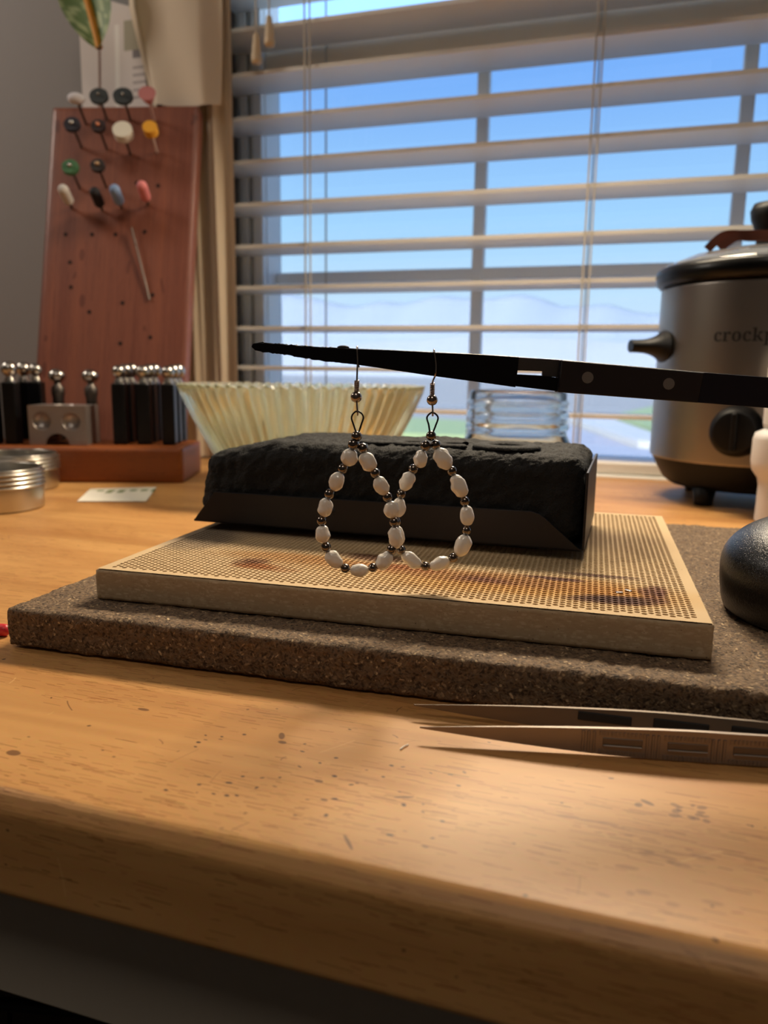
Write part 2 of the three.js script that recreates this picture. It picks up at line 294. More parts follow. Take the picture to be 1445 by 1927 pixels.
// ---------- workbench ----------
const bench = thing('workbench', 'worn wooden workbench with rounded front edge and pale panel below', 'workbench');
{
  const T = 0.0255, z0 = -0.7385, z1 = -0.1225, pts = [];
  pts.push([z0, 0]); for (const [dz, y] of [[0.0050, 0], [0.0042, -0.00008], [0.0034, -0.0004], [0.0026, -0.0009], [0.0011, -0.0022], [0.0004, -0.0030], [0.0001, -0.0038], [0, -0.0046]]) pts.push([z1 - dz, y]);
  for (let i = 0; i <= 6; i++) { const a = (i / 6) * 90 * R; pts.push([z1 - 0.003 + Math.cos(a) * 0.003, -T + 0.003 - Math.sin(a) * 0.003]); }
  pts.push([z0, -T]);
  let s = extrude(pts, 2.2).rotateY(-Math.PI / 2).translate(1.1, 0, 0);
  s = new THREE.ExtrudeGeometry(shapeOf(pts.map(([z, y]) => [-z, y])), { depth: 2.2, bevelEnabled: false }).rotateY(Math.PI / 2).translate(-1.1, 0, 0);
  boxUV(s, 1);
  { const g = s, p = g.attributes.position, uv = g.attributes.uv; // grain runs along the bench; the front edge carries on from the top
    for (let i = 0; i < p.count; i++) { const y = p.getY(i), z = p.getZ(i); uv.setXY(i, (p.getX(i) + 0.21) / 0.42, 1 - (0.40 + z + (z > z1 - 0.02 ? -y : 0)) / 0.30); } }
  part('bench_top', s, benchMat, bench);
  part('apron_panel', rbox(2.1, 0.046, 0.016, 0.0015), mat('#a49b8c', 0.6), bench, [0, -T - 0.0235, -0.149]);
  for (const [x, z] of [[-0.95, -0.2], [0.95, -0.2], [-0.95, -0.68], [0.95, -0.68]]) part('leg', rbox(0.06, 0.76 - T, 0.06, 0.003), mat('#7a5a38', 0.6), bench, [x, -(0.76 + T) / 2, z]);
}
{ // metal rack in the dark under the bench
  const t = thing('wire_rack', 'black metal wire rack standing in the dark under the bench', 'rack', [-0.235, -0.76, -0.243], 12 * R);
  const bk = mat('#08080a', 0.5, 0.6);
  part('rail', tube([[-0.16, 0.572, 0.004], [0.16, 0.572, 0.004]], 0.003, 4), bk, t);
  for (let i = 0; i < 9; i++) part('bar', tube([[-0.15 + i * 0.0105 * 1.6 + (i % 2) * 0.002, 0.571, 0], [-0.155 + i * 0.0168, 0.28, 0.03], [-0.16 + i * 0.0168, 0, 0.04]], i % 2 ? 0.0022 : 0.0012, 10), bk, t);
}

// ---------- vermiculite board ----------
{
  const W = 0.305, H = 0.014, D = 0.236;
  const g = roughBox(W, H, D, 300, 14, 150, 0.0022, (v, o) => {
    const a = 0.00035 * nz(v.x * 900, v.y * 900, v.z * 900) + 0.0005 * nz(v.x * 300, v.y * 300, v.z * 300) + 0.0005 * nz(v.x * 60, v.y * 60, v.z * 60);
    v.addScaledVector(o, a - 0.0003); v.y = Math.max(v.y, -H / 2 + 0.00005);
  });
  const m = part('soldering_board', boxUV(g, 0.11), vermMat, scene);
  const a = 2.1 * R; m.rotation.y = a;
  m.position.set(-0.1945 + Math.cos(a) * W / 2 - Math.sin(a) * D / 2, H / 2 + 0.0002, -0.1969 - Math.sin(a) * W / 2 - Math.cos(a) * D / 2);
  tag(m, 'thick speckled brown vermiculite board lying lowest on the bench', 'board');
}
// ---------- perforated ceramic board ----------
const BT = 0.025; // its top
{
  const t = thing('honeycomb_board', 'stained cream ceramic soldering board full of small holes on brown board', 'board', [-0.1722, 0.0144, -0.2156], 2.5 * R);
  const H = BT - 0.0144, edge = 0.0022, low = 0.00026;
  const wall = (w, d, x, z) => { const g = roughBox(w, H, d, Math.round(w / 0.001), 8, Math.max(2, Math.round(d / 0.001)), 0.0005, (v, o) => { v.addScaledVector(o, 0.00022 * nz(v.x * 500 + x * 99, v.y * 500, v.z * 500) - 0.00012); v.y = Math.max(v.y, -H / 2); }); return at(g, x, H / 2 - low, z); };
  const body = plain([wall(BW, edge, BW / 2, -edge / 2), wall(BW, edge, BW / 2, -BD + edge / 2), wall(edge, BD - 0.001, edge / 2, -BD / 2), wall(edge, BD - 0.001, BW - edge / 2, -BD / 2), at(new THREE.BoxGeometry(BW - 0.002, H - 0.005, BD - 0.002), BW / 2, (H - 0.005) / 2, -BD / 2)]);
  part('board_body', boxUV(body, 0.08, 0.02), boardSideMat, t);
  const a = 2.25e-3, col = a * 0.866, RD = a / Math.sqrt(3), pos = [], idx = [], uv = [], hr = 0.00083, inset = 0.0007;
  const nC = Math.floor((BW - 2 * edge - 0.0022) / col), nR = Math.floor((BD - 2 * edge - 0.0024) / a);
  const x0 = (BW - (nC - 1) * col) / 2, zz0 = -(BD - (nR - 0.5) * a) / 2, xa = inset, xb = BW - inset, zf = -inset, zb = -BD + inset;
  const outer = []; for (let k = 0; k < 12; k++) { const rad = k % 2 ? a / 2 : RD; outer.push([Math.cos(k * 30 * R) * rad, Math.sin(k * 30 * R) * rad]); }
  const put = (x, y, z) => { pos.push(x, y, z); uv.push(x / BW, -z / BD); return pos.length / 3 - 1; };
  for (let i = 0; i < nC; i++) for (let j = 0; j < nR; j++) {
    const odd = i % 2, cx = x0 + i * col, cz = zz0 - j * a - (odd ? a / 2 : 0), b = pos.length / 3, h = hr * (0.95 + 0.1 * rnd());
    const front = j === 0, back = j === nR - 1;
    for (let k = 0; k < 12; k++) { // the outermost cells reach out to the rim of the face
      let ox = cx + outer[k][0], oz = cz + outer[k][1];
      if (front && !odd && k > 0 && k < 6) { oz = zf; ox = cx + [0, RD, RD / 2, 0, -RD / 2, -RD][k]; }
      if (back && odd && k > 6) { oz = zb; ox = cx + [-RD, -RD / 2, 0, RD / 2, RD][k - 7]; }
      if (i === 0 && k > 3 && k < 9) ox = xa;
      if (i === nC - 1 && (k < 3 || k > 9)) ox = xb;
      put(ox, H, oz);
    }
    for (const y of [H, H - 0.005]) for (let k = 0; k < 12; k++) put(cx + Math.cos(k * 30 * R) * h, y, cz + Math.sin(k * 30 * R) * h);
    for (let k = 0; k < 12; k++) { const n = (k + 1) % 12, o0 = b + k, o1 = b + n, i0 = b + 12 + k, i1 = b + 12 + n, w0 = b + 24 + k, w1 = b + 24 + n; idx.push(o0, i0, o1, o1, i0, i1, i0, w0, i1, i1, w0, w1); }
    if ((front && odd) || (back && !odd)) { const z1 = cz + (front ? a / 2 : -a / 2), z2 = front ? zf : zb, l = i === 0 ? xa : cx - RD / 2, r = i === nC - 1 ? xb : cx + RD / 2, q = [put(l, H, z1), put(r, H, z1), put(l, H, z2), put(r, H, z2)]; front ? idx.push(q[0], q[2], q[1], q[1], q[2], q[3]) : idx.push(q[0], q[1], q[2], q[1], q[3], q[2]); }
  }
  let g = new THREE.BufferGeometry(); g.setAttribute('position', new THREE.Float32BufferAttribute(pos, 3)); g.setAttribute('uv', new THREE.Float32BufferAttribute(uv, 2)); g.setIndex(idx);
  g = g.toNonIndexed(); g.computeVertexNormals();
  const top = part('perforated_face', g, boardTopMat, t); top.userData.label = 'cream face pierced with small round holes and burnt stains';
}
// two slivers of solder on the board
for (const [x, z, rot, lab] of [[0.0005, -0.2478, 0.3, 'left of two tiny silver solder chips on the stained board'], [0.0032, -0.2511, -0.5, 'right of two tiny silver solder chips on the stained board']]) {
  const m = part('solder_chip', rbox(0.0022, 0.0003, 0.0011, 0.0001), steel, scene, [x, BT + 0.00022, z], [0.05, rot, 0]); tag(m, lab, 'chip');
}

// ---------- black block in its sheet steel holder ----------
{
  const h = thing('steel_block_holder', 'dark sheet steel holder with slanted front lip under the black block', 'holder', [-0.0944, BT, -0.325]);
  const th = 0.0010, W = 0.1632, zf = 0.0375, zb = -0.0375;
  part('front_lip', extrude([[-0.0826, 0.0036], [-0.0815, 0.0052], [-0.0722, 0.0168], [0.0615, 0.0174], [0.0648, 0.0165], [0.0672, 0.0148], [0.0795, 0.0046], [0.0806, 0.0036]], th, 0.0002), trayMat, h, [0, 0, zf - th]);
  part('floor_plate', rbox(W, th, zf - zb, 0.0004), trayMat, h, [-0.001, 0.0039, 0]);
  part('end_plate', rbox(th, 0.029, zf - zb, 0.0004), trayMat, h, [0.0811, 0.0185, 0]);
    part('back_plate', rbox(W, 0.016, th, 0.0004), trayMat, h, [-0.001, 0.0115, zb + th / 2]);
  part('foot_block', rbox(0.118, 0.0034, 0.052, 0.0008), darkMat, h, [0.005, 0.0017, -0.002]);
  part('rivet', new THREE.SphereGeometry(0.0011, 12, 8).scale(1, 1, 0.4), trayMat, h, [-0.018, 0.0122, zf]);
  // the block itself
  const w = 0.1605, H = 0.0335, D = 0.0715;
  const g = roughBox(w, H, D, 150, 34, 74, 0.0075, (v, o) => {
    const t = (v.y + H / 2) / H, left = THREE.MathUtils.smoothstep(-v.x, w / 2 - 0.035, w / 2);
    v.y -= left * t * 0.0055 * (v.z > 0 ? 1 : 1 + v.z * 6) ;
    v.y += 0.0012 * nz(v.x * 30, 1.7, v.z * 30) * t;
    v.x -= 0.0018 * left * (1 - t);
    v.z -= 0.004 * t * THREE.MathUtils.smoothstep(v.z, 0, D / 2);
    v.addScaledVector(o, 0.0005 * nz(v.x * 900, v.y * 900, v.z * 900) + 0.0007 * nz(v.x * 350, v.y * 250, v.z * 250) + 0.0005 * nz(v.x * 90, v.y * 90, v.z * 90));
  });
  const blk = thing('charcoal_block', 'rough black soldering block with raised rounded lettering on top, in steel holder', 'block', [-0.0948, BT + 0.0046, -0.325]);
  part('block_body', boxUV(at(g, 0, H / 2, 0), 0.06), charMat, blk);
  const ring = (R0, r, sx, sz, arc = Math.PI * 2, start = 0) => new THREE.TorusGeometry(R0, r, 10, 40, arc).rotateZ(start).rotateX(-Math.PI / 2).scale(sx, 0.4, sz);
  const ty = H + 0.0007;
  const letters = [[ring(0.0092, 0.0034, 1.1, 1.05), 0.0480, 0.0125], [ring(0.0072, 0.0026, 1, 1, 4.4, 1.1), 0.0265, 0.0135], [ring(0.0060, 0.0024, 1, 1), 0.009, 0.0140], [ring(0.0060, 0.0022, 1, 1, 3.4, 2.6), -0.006, 0.0140]];
  for (const [q, x, z] of letters) part('raised_letter', boxUV(q, 0.06), charMat, blk, [x, ty, z]);
}

// ---------- cross-lock tweezers, held level across the picture ----------
const PLANE = 0.2345, nF = V(-Math.sin(YAW), 0, -Math.cos(YAW)), rX = V(Math.cos(YAW), 0, -Math.sin(YAW));
const hang = (u, v, z) => nF.clone().multiplyScalar(PLANE).addScaledVector(rX, u).add(V(0, v, 0)).addScaledVector(nF, -z); // metres in the tweezers' own upright plane
const mm = (l) => l.map((p) => p.map((q) => q / 1000));
{
  const o = hang(0, 0, 0);
  const t = thing('cross_lock_tweezers', 'blackened steel cross-lock tweezers held level, two earrings hung on the jaw', 'tweezers', [o.x, o.y, o.z], YAW);
  const crust = (pts) => { // soot crust along the tip
    const q = []; for (let i = 0; i < pts.length; i++) { const a = pts[i], b = pts[(i + 1) % pts.length], L = Math.hypot(b[0] - a[0], b[1] - a[1]), n = Math.max(1, Math.round(L / 0.6)); for (let k = 0; k < n; k++) { const x = a[0] + ((b[0] - a[0]) * k) / n, y = a[1] + ((b[1] - a[1]) * k) / n, s = 0.22 * THREE.MathUtils.smoothstep(-x, 8, 26) + 0.02; q.push([x, y + s * nz(x * 1.9, y * 3, 1.3) * 1.6]); } } return q;
  };
  const jaw = [[-39.9, 99.9], [-39.3, 100.9], [-37.5, 101.05], [-23.4, 100.2], [-9, 99.65], [1.15, 99.4], [27.5, 98.5], [39.4, 97.9], [39.2, 94.2], [38.7, 89.05], [27.75, 90.4], [12.4, 92.2], [-9, 95.05], [-21, 96.15], [-30.2, 97.6], [-38.9, 98.65]];
  part('jaw', extrude(mm(crust(jaw)), 0.0013, 0.00015), tweezerMat, t, [0, 0, 0.0002]);
  part('jaw', extrude(mm(crust(jaw.map(([x, y]) => [x + 0.2, y + (y > 97 ? 0.12 : 0.05)]))), 0.0013, 0.00015), tweezerMat, t, [0, 0, -0.0015]);
  part('crossing_bar', extrude(mm([[38.5, 92.9], [47, 92.6], [52.5, 91.9], [52.5, 87.9], [39, 89.3]]), 0.0013, 0.0001), tweezerMat, t, [0, 0, -0.0007]);
  part('crossing_bar', extrude(mm([[38.5, 97.95], [52.5, 97.3], [52.5, 92], [46.9, 92.6], [46.9, 93.85], [39, 94]]), 0.0013, 0.0001), steelDull, t, [0, 0, -0.0016]);
  const arm = [[51.5, 97.2], [93.9, 94.2], [114.4, 92.9], [140, 91.2], [172, 88.6], [172, 82.4], [140, 82.6], [115.3, 83.9], [92.8, 85.3], [51.3, 87.8]];
  part('arm', extrude(mm(arm), 0.0012, 0.00012), mat('#2d2b33', 0.4, 0.7), t, [0, 0, 0.0004]);
  part('arm', extrude(mm(arm.map(([x, y]) => [x, y + 0.15])), 0.0012, 0.00012), mat('#3a3840', 0.38, 0.8), t, [0, 0, -0.0016]);
  const grip = [[51.8, 97.15], [93.9, 94.1], [92.75, 85.25], [51.35, 87.75]];
  part('grip_scale', extrude(mm(grip), 0.0016, 0.00035), gripMat, t, [0, 0, 0.0016]);
  part('grip_scale', extrude(mm(grip), 0.0016, 0.00035), gripMat, t, [0, 0, -0.0032]);
  for (const [x, y] of [[59.6, 92.2], [83.7, 90.7]]) for (const z of [0.0032, -0.0032]) part('rivet', new THREE.CylinderGeometry(0.0017, 0.0017, 0.0003, 20).rotateX(Math.PI / 2), mat('#7d7874', 0.5, 0.4), t, [x / 1000, y / 1000, z]);
  part('soot_lump', new THREE.IcosahedronGeometry(0.0011, 1).scale(1.7, 0.6, 1), darkMat, t, [-0.0128, 0.1000, 0.0002]);
}

// ---------- third hand with black domed base ----------
{
  const c = [0.0722, 0.0145, -0.2812], t = thing('third_hand_stand', 'black grained domed stand base on the brown board at right edge', 'stand', c);
  const leather = canvasTex(512, 512, (x, W, H) => { x.fillStyle = '#808080'; x.fillRect(0, 0, W, H); for (let k = 0; k < 9000; k++) { const g = rr(60, 200) | 0; x.fillStyle = `rgba(${g},${g},${g},.5)`; x.beginPath(); x.ellipse(rnd() * W, rnd() * H, rr(2, 6), rr(1, 3), rnd() * 3, 0, 7); x.fill(); } }, false);
  leather.repeat.set(9, 2);
  const pr = [[0, 0], [0.034, 0], [0.0366, 0.0008], [0.0378, 0.003], [0.0388, 0.009], [0.0391, 0.0145], [0.0388, 0.018], [0.0378, 0.0212], [0.0355, 0.0245], [0.0318, 0.0278], [0.027, 0.0305], [0.02, 0.0335], [0.012, 0.0355], [0.006, 0.0362], [0, 0.0363]];
  part('domed_base', lathe(new THREE.SplineCurve(pr.slice(1).map((p) => new THREE.Vector2(...p))).getPoints(60).map((p) => [Math.max(0, p.x), p.y]), 96), mat('#07080b', 0.3, 0, { bumpMap: leather, bumpScale: 0.0003 }), t);
  part('post', new THREE.CylinderGeometry(0.003, 0.003, 0.036, 20), steel, t, [0, 0.052, 0]);
  part('ball_joint', new THREE.SphereGeometry(0.0055, 24, 16), steel, t, [0, 0.071, 0]);
  const k = hang(0.1535, 0.0862, 0);
  const dx = k.x - c[0], dz = k.z - c[2];
  part('clamp', plain([at(rbox(0.012, 0.013, 0.006, 0.001), 0, 0, 0.0045), at(rbox(0.012, 0.013, 0.006, 0.001), 0, 0, -0.0047)]), blackPlastic, t, [dx, 0.0862 - 0.0145 - 0.0003, dz], [0, YAW, 0]);
}

// ---------- earrings ----------
{
  const pearlGeos = []; // wrinkled rice pearls, long along x
  for (let k = 0; k < 8; k++) {
    const g = new THREE.SphereGeometry(1, 40, 28).rotateZ(Math.PI / 2), p = g.attributes.position, s = k * 7.3, wr = [0.03, 0.06, 0.10, 0.07, 0.04, 0.13, 0.08, 0.045][k];
    const phi = k * 1.9;
    for (let i = 0; i < p.count; i++) {
      const x = p.getX(i), y = p.getY(i), z = p.getZ(i), e = Math.sign(x) * Math.abs(x) ** 0.9;
      const f = 1 + wr * Math.sin(x * (4 + k % 3 * 2) + s) * (0.4 + 0.6 * Math.sin(Math.atan2(z, y) + phi)) + 0.12 * nz(x * 1.4 + s, y * 1.4, z * 1.4) + 0.07 * nz(x * 3.6 + s, y * 3.6, z * 3.6) + 0.06 * x * Math.sin(s);
      p.setXYZ(i, e * (0.98 + 0.03 * nz(s, 0, x)), y * f, z * f);
    }
    const m = mergeVertices((() => { g.deleteAttribute('uv'); g.deleteAttribute('normal'); return g; })(), 1e-5); m.computeVertexNormals(); pearlGeos.push(m);
  }
  const beadG = lathe([[0.28, -0.9], [0.55, -0.83], [0.83, -0.55], [1, 0], [0.83, 0.55], [0.55, 0.83], [0.28, 0.9], [0.28, -0.9]].map((p) => p), 24);
  const beadSmooth = new THREE.SphereGeometry(1, 28, 20);
  const make = (label, metals, pearls, hk, zBead) => {
    const [hx, hy] = [hk[0][0], hk[0][1]];
    const o = hang(hx / 1000, 0, 0), t = thing('pearl_earring', label, 'earring', [o.x, 0, o.z], YAW);
    const X = (x) => (x - hx) / 1000, Y = (y) => y / 1000, z0 = zBead;
    metals.forEach(([x, y, r], i) => {
      const m = part('metal_bead', beadSmooth, beadMat, t, [X(x), Y(y), z0 + (i === 1 ? 0.0004 : i === 2 ? -0.0004 : 0.0002 * Math.sin(i * 2.1))]); m.scale.setScalar(r / 1000);
    });
    pearls.forEach(([x, y, L, w, a], i) => {
      const m = part('pearl', pearlGeos[(i * 3 + (hx > 0 ? 2 : 0)) % 8], pearlMat, t, [X(x), Y(y), z0 + 0.0002 * Math.sin(i * 1.7)], [0, 0, a * R]);
      m.scale.set(L / 2000 * 1.02, w / 2000 * 1.04, w / 2100); 
    });
    // stringing wire through the beads
    const cx = metals.reduce((s, m) => s + m[0], 0) / metals.length, loop = [...metals.slice(1), ...pearls].map((q) => [q[0], q[1]]);
    const ang = (q) => { const a = Math.atan2(q[0] - cx, q[1] - 50); return a; };
    loop.sort((a, b) => ang(a) - ang(b));
    part('stringing_wire', tube(loop.map(([x, y]) => [X(x), Y(y), z0]), 0.00022, 160, 6, false), loopMat, t);
    const [top, f1, f2, cEnd, ball, w1, w2, lt, ll, lr, lb] = hk;
    const zf = 0.0021;
    part('ear_wire', tube([[X(f1[0]) + 0.0002, Y(f1[1]) - 0.0018, -0.0021], [X(f1[0]), Y(f1[1]) + 0.0014, -0.0022], [X(hx) + 0.0001, Y(hy) - 0.0005, -0.0015], [X(hx), Y(hy) + 0.0001, 0.0001], [X(hx), Y(hy) - 0.0005, 0.0015], [X(f1[0]), Y(f1[1]), zf], [X(f1[0]) - 0.0001, Y((f1[1] + f2[1]) / 2), zf], [X(f2[0]), Y(f2[1]), z0 + 0.0003], [X(cEnd[0]), Y(cEnd[1]), z0], [X(ball[0]), Y(ball[1]), z0], [X(w1[0]), Y(w1[1]), z0], [X(w2[0]), Y(w2[1]) + 0.0002, z0 + 0.0002], [X(w2[0]), Y(w2[1]) - 0.0006, z0 - 0.0003]], 0.00027, 120, 8), hookMat, t);
    const coil = []; for (let k = 0; k <= 9 * 16; k++) { const a = (k / 16) * Math.PI * 2, s = k / (9 * 16); coil.push([X(f2[0] + (cEnd[0] - f2[0]) * s) + Math.cos(a) * 0.00068, Y(f2[1] + (cEnd[1] - f2[1]) * s), z0 + Math.sin(a) * 0.00068]); }
    part('wire_coil', tube(coil, 0.00016, 280, 6), hookMat, t);
    const b = part('hook_ball', beadSmooth, hookMat, t, [X(ball[0]), Y(ball[1]), z0]); b.scale.setScalar(0.00168);
    part('wire_loop', tube([[X(lb[0]) - 0.0004, Y(lb[1]) - 0.0003, z0], [X(ll[0]) + 0.0006, Y(ll[1]) - 0.0022, z0], [X(ll[0]), Y(ll[1]), z0], [X(ll[0]) + 0.0006, Y(lt[1]) - 0.0006, z0], [X(lt[0]), Y(lt[1]), z0], [X(lr[0]) - 0.0006, Y(lt[1]) - 0.0006, z0], [X(lr[0]), Y(lr[1]), z0], [X(lr[0]) - 0.0006, Y(lr[1]) - 0.0022, z0], [X(lb[0]) + 0.0005, Y(lb[1]) - 0.0003, z0]], 0.00027, 64, 8), loopMat, t);
  };
  make('left pearl and metal bead teardrop earring, nearer the tweezer tip',
    [[-8.54, 73.84, 1.61], [-9.45, 71.42, 1.69], [-6.7, 70.24, 1.61], [-12.64, 63.95, 1.52], [-16.69, 56.18, 1.56], [-19.06, 47.76, 1.52], [-17.74, 39.5, 1.56], [-11.76, 32.87, 1.48], [-3.18, 33.08, 1.44], [2.58, 39.12, 1.52], [3.14, 47.79, 1.52], [0.98, 55.44, 1.52], [-2.86, 62.78, 1.52]],
    [[-10.7, 67.4, 5.4, 4.7, -104], [-14.5, 60, 6.1, 4.4, -110], [-18, 51.9, 5.9, 4.4, -96], [-18.8, 43.6, 5.6, 4.4, -90], [-15.3, 35.6, 6.5, 4.4, -47], [-7.4, 32.3, 5.9, 3.9, 3], [0.4, 35.4, 6.4, 4.5, -128], [3.6, 42.8, 7.1, 4.1, -82], [2.3, 51.6, 5.4, 4.4, -96], [-0.9, 58.9, 6.2, 4.3, -64], [-5.1, 66.1, 6.4, 4.7, -53]],
    [[-8.66, 100.21], [-8.43, 96.04], [-8.58, 90.38], [-8.68, 87.04], [-8.75, 85.55], [-8.62, 84.09], [-8.31, 80.72], [-8.44, 81.31], [-10.11, 79.5], [-6.58, 79.55], [-8.39, 75.45]], 0.0022);
  make('right pearl and metal bead teardrop earring, nearer the tweezer grip',
    [[14.15, 73.92, 1.56], [12.53, 70.8, 1.61], [15.67, 71.12, 1.52], [8.89, 63.52, 1.56], [5.3, 55.79, 1.52], [3.98, 46.84, 1.44], [5.54, 37.8, 1.48], [13.35, 32.68, 1.44], [22.06, 35.49, 1.52], [25.99, 44.43, 1.44], [25.11, 53.72, 1.52], [20.83, 63.12, 1.56]],
    [[11.1, 66.7, 5.6, 4.1, -95], [7, 59.7, 6.5, 4.2, -119], [4.6, 51.4, 6.3, 4.1, -94], [4.5, 42.3, 6.7, 4.1, -81], [8.9, 34.6, 7.4, 4.2, -36], [17.8, 33.6, 6.7, 4.1, 23], [24.9, 39.5, 7.4, 4.9, -112], [26, 49.1, 6.5, 4.4, -83], [23.2, 58.5, 7.7, 4.7, -63], [18, 66.8, 7.5, 4.9, -58]],
    [[14.22, 99.64], [14.81, 95.19], [14.15, 89.91], [14.17, 85.98], [14.2, 84.8], [14.31, 83.41], [14.46, 80.56], [14.37, 81.03], [12.73, 79.42], [16.13, 79.47], [14.12, 75.12]], -0.0026);
}

// ---------- fine-point tweezers lying in front ----------
{
  const t = thing('pointed_tweezers', 'grey steel fine-point tweezers with ribbed grip lying in front of the boards', 'tweezers', [-0.046, 0, -0.1785]);
  const gsteel = mat('#94887e', 0.42, 0.65), inner = mat('#6f645a', 0.45, 0.6);
  const prong = (z0, z1, bow, tipY, name) => { // a blade standing on edge, 1 mm thick
    const N = 60, pos = [], idx = [], L = 0.124;
    const line = (s) => { const x = s * L - (name === 'far_prong' ? 0.005 * (1 - s) : 0); return [x, z0 + (z1 - z0) * s + bow * Math.sin(s * Math.PI)]; };
    const topY = (s) => 0.0036 + (tipY - 0.0036) * (1 - (1 - Math.min(1, s / 0.55)) ** 1.6), botY = (s) => { const k = Math.min(1, s / 0.45); return 0.0003 + 0.0030 * (1 - k) ** 1.5; };
    for (let i = 0; i <= N; i++) { const s = i / N, [x, z] = line(s), th = 0.00025 + 0.0008 * Math.min(1, s * 3), yt = Math.max(topY(s), botY(s) + 0.0004), yb = botY(s); pos.push(x, yt, z + th / 2, x, yb, z + th / 2, x, yb, z - th / 2, x, yt, z - th / 2); }
    for (let i = 0; i < N; i++) for (let k = 0; k < 4; k++) { const a = i * 4 + k, b = i * 4 + (k + 1) % 4, c = a + 4, d = b + 4; idx.push(a, c, b, b, c, d); }
    idx.push(0, 1, 2, 0, 2, 3, N * 4, N * 4 + 2, N * 4 + 1, N * 4, N * 4 + 3, N * 4 + 2);
    let g = new THREE.BufferGeometry(); g.setAttribute('position', new THREE.Float32BufferAttribute(pos, 3)); g.setIndex(idx); g = g.toNonIndexed(); g.computeVertexNormals();
    return { line, topY, botY, mesh: part(name, g, name === 'near_prong' ? gsteel : inner, t) };
  };
  const A = prong(-0.0005, -0.0235, 0.0015, 0.0082, 'near_prong'), B = prong(-0.013, -0.0270, 0, 0.0082, 'far_prong');
  part('tail_joint', rbox(0.010, 0.0075, 0.0030, 0.0008), gsteel, t, [0.119, 0.0042, -0.0246], [0, 0.15, 0]);
  // ribs and long recesses on the near prong
  const ribG = new THREE.CapsuleGeometry(0.00036, 1, 3, 8);
  const put = (s, y0, y1, r = 1) => { const [x, z] = A.line(s), m = part('grip_rib', ribG, gsteel, t, [x, (y0 + y1) / 2, z + 0.00058]); m.scale.set(r, (y1 - y0), r); return m; };
  const s0 = 0.325, cell = 0.122;
  for (let c = 0; c < 5; c++) {
    const a = s0 + c * cell;
    for (let k = 0; k < 3; k++) put(a + k * 0.0105, A.botY(a) + 0.0005, 0.0066, 1);
    for (let k = 0; k < 12; k++) { const s = a + 0.033 + k * 0.0075, yb = A.botY(s); put(s, 0.0057, 0.0067, 0.8); put(s, yb + 0.0003, yb + 0.0013, 0.8); }
    const [x0, za] = A.line(a + 0.033), [x1, zb] = A.line(a + 0.118), ym = (A.botY(a + 0.07) + 0.0082) / 2 - 0.0004, ang = Math.atan2(zb - za, x1 - x0);
    part('grip_recess', rbox(x1 - x0 - 0.001, 0.0018, 0.0004, 0.0002), inner, t, [(x0 + x1) / 2, ym + 0.0003, (za + zb) / 2 + 0.00052], [0, -ang, 0]);
    part('grip_ridge', rbox(x1 - x0 - 0.001, 0.0006, 0.0009, 0.0003), gsteel, t, [(x0 + x1) / 2, ym - 0.0009, (za + zb) / 2 + 0.0006], [0, -ang, 0]);
  }
  for (let c = 0; c < 4; c++) { const s = 0.335 + c * 0.145, [x0, za] = B.line(s), [x1, zb] = B.line(s + 0.105), ang = Math.atan2(zb - za, x1 - x0); part('inner_pad', rbox(x1 - x0, 0.0024, 0.0006, 0.0006, 3), darkMat, t, [(x0 + x1) / 2, 0.0052, (za + zb) / 2 + 0.0006], [0, -ang, -0.03]); }
}
{ const m = part('thread_sliver', tube([[-0.0491, 0.0003, -0.1721], [-0.0486, 0.0004, -0.1737], [-0.0479, 0.0003, -0.1751]], 0.00018, 10, 6), mat('#f4f0e8', 0.6), scene); tag(m, 'tiny white sliver lying on the bare bench wood in front', 'sliver'); }
{ const m = part('red_peg', new THREE.CapsuleGeometry(0.0022, 0.02, 4, 12).rotateZ(Math.PI / 2), mat('#d0303a', 0.4), scene, [-0.2135, 0.0023, -0.204], [0, 0.2, 0]); tag(m, 'small red rounded peg beside the left end of brown board', 'peg'); }

// ---------- fluted glass bowl ----------
{
  const prof = [[0.045, 0.0], [0.05, 0.003], [0.058, 0.012], [0.070, 0.032], [0.083, 0.056], [0.0915, 0.074], [0.0945, 0.0815]], inn = prof.map(([r, y]) => [r - 0.0045, y + (y < 0.01 ? 0.006 : 0.001)]).reverse();
  inn[0][1] = 0.0815; const NF = 62, n = NF * 8;
  const curveO = new THREE.SplineCurve(prof.map((p) => new THREE.Vector2(...p))).getPoints(36), curveI = new THREE.SplineCurve(inn.map((p) => new THREE.Vector2(...p))).getPoints(30);
  const all = [new THREE.Vector2(0.0001, 0.0015), new THREE.Vector2(0.042, 0.001), ...curveO, ...curveI, new THREE.Vector2(0.0001, 0.0065)];
  const g = new THREE.LatheGeometry(all, n), p = g.attributes.position;
  for (let i = 0; i < p.count; i++) {
    const k = i % all.length, x = p.getX(i), y = p.getY(i), z = p.getZ(i), r = Math.hypot(x, z); if (r < 0.03) continue;
    const th = Math.atan2(z, x), f = Math.abs(Math.cos((th * NF) / 2)), amp = THREE.MathUtils.smoothstep(y, 0.004, 0.02) * (k > 2 && k < 2 + curveO.length ? 0.0048 : 0.0003);
    const q = (r + amp * (f - 0.6)) / r; p.setXYZ(i, x * q, y + (y > 0.078 ? 0.0022 * (f - 0.5) : 0), z * q);
  }
  g.computeVertexNormals();
  const m = part('glass_bowl', g, phys({ color: '#f1f5e8', roughness: 0.07, transmission: 0.76, thickness: 0.005, ior: 1.5, attenuationColor: new THREE.Color('#dfe8b8'), attenuationDistance: 0.05 }), scene, [-0.2464, 0.0002, -0.565]);
  tag(m, 'pale yellow-green pressed glass bowl with fluted sides behind the black block', 'bowl');
}
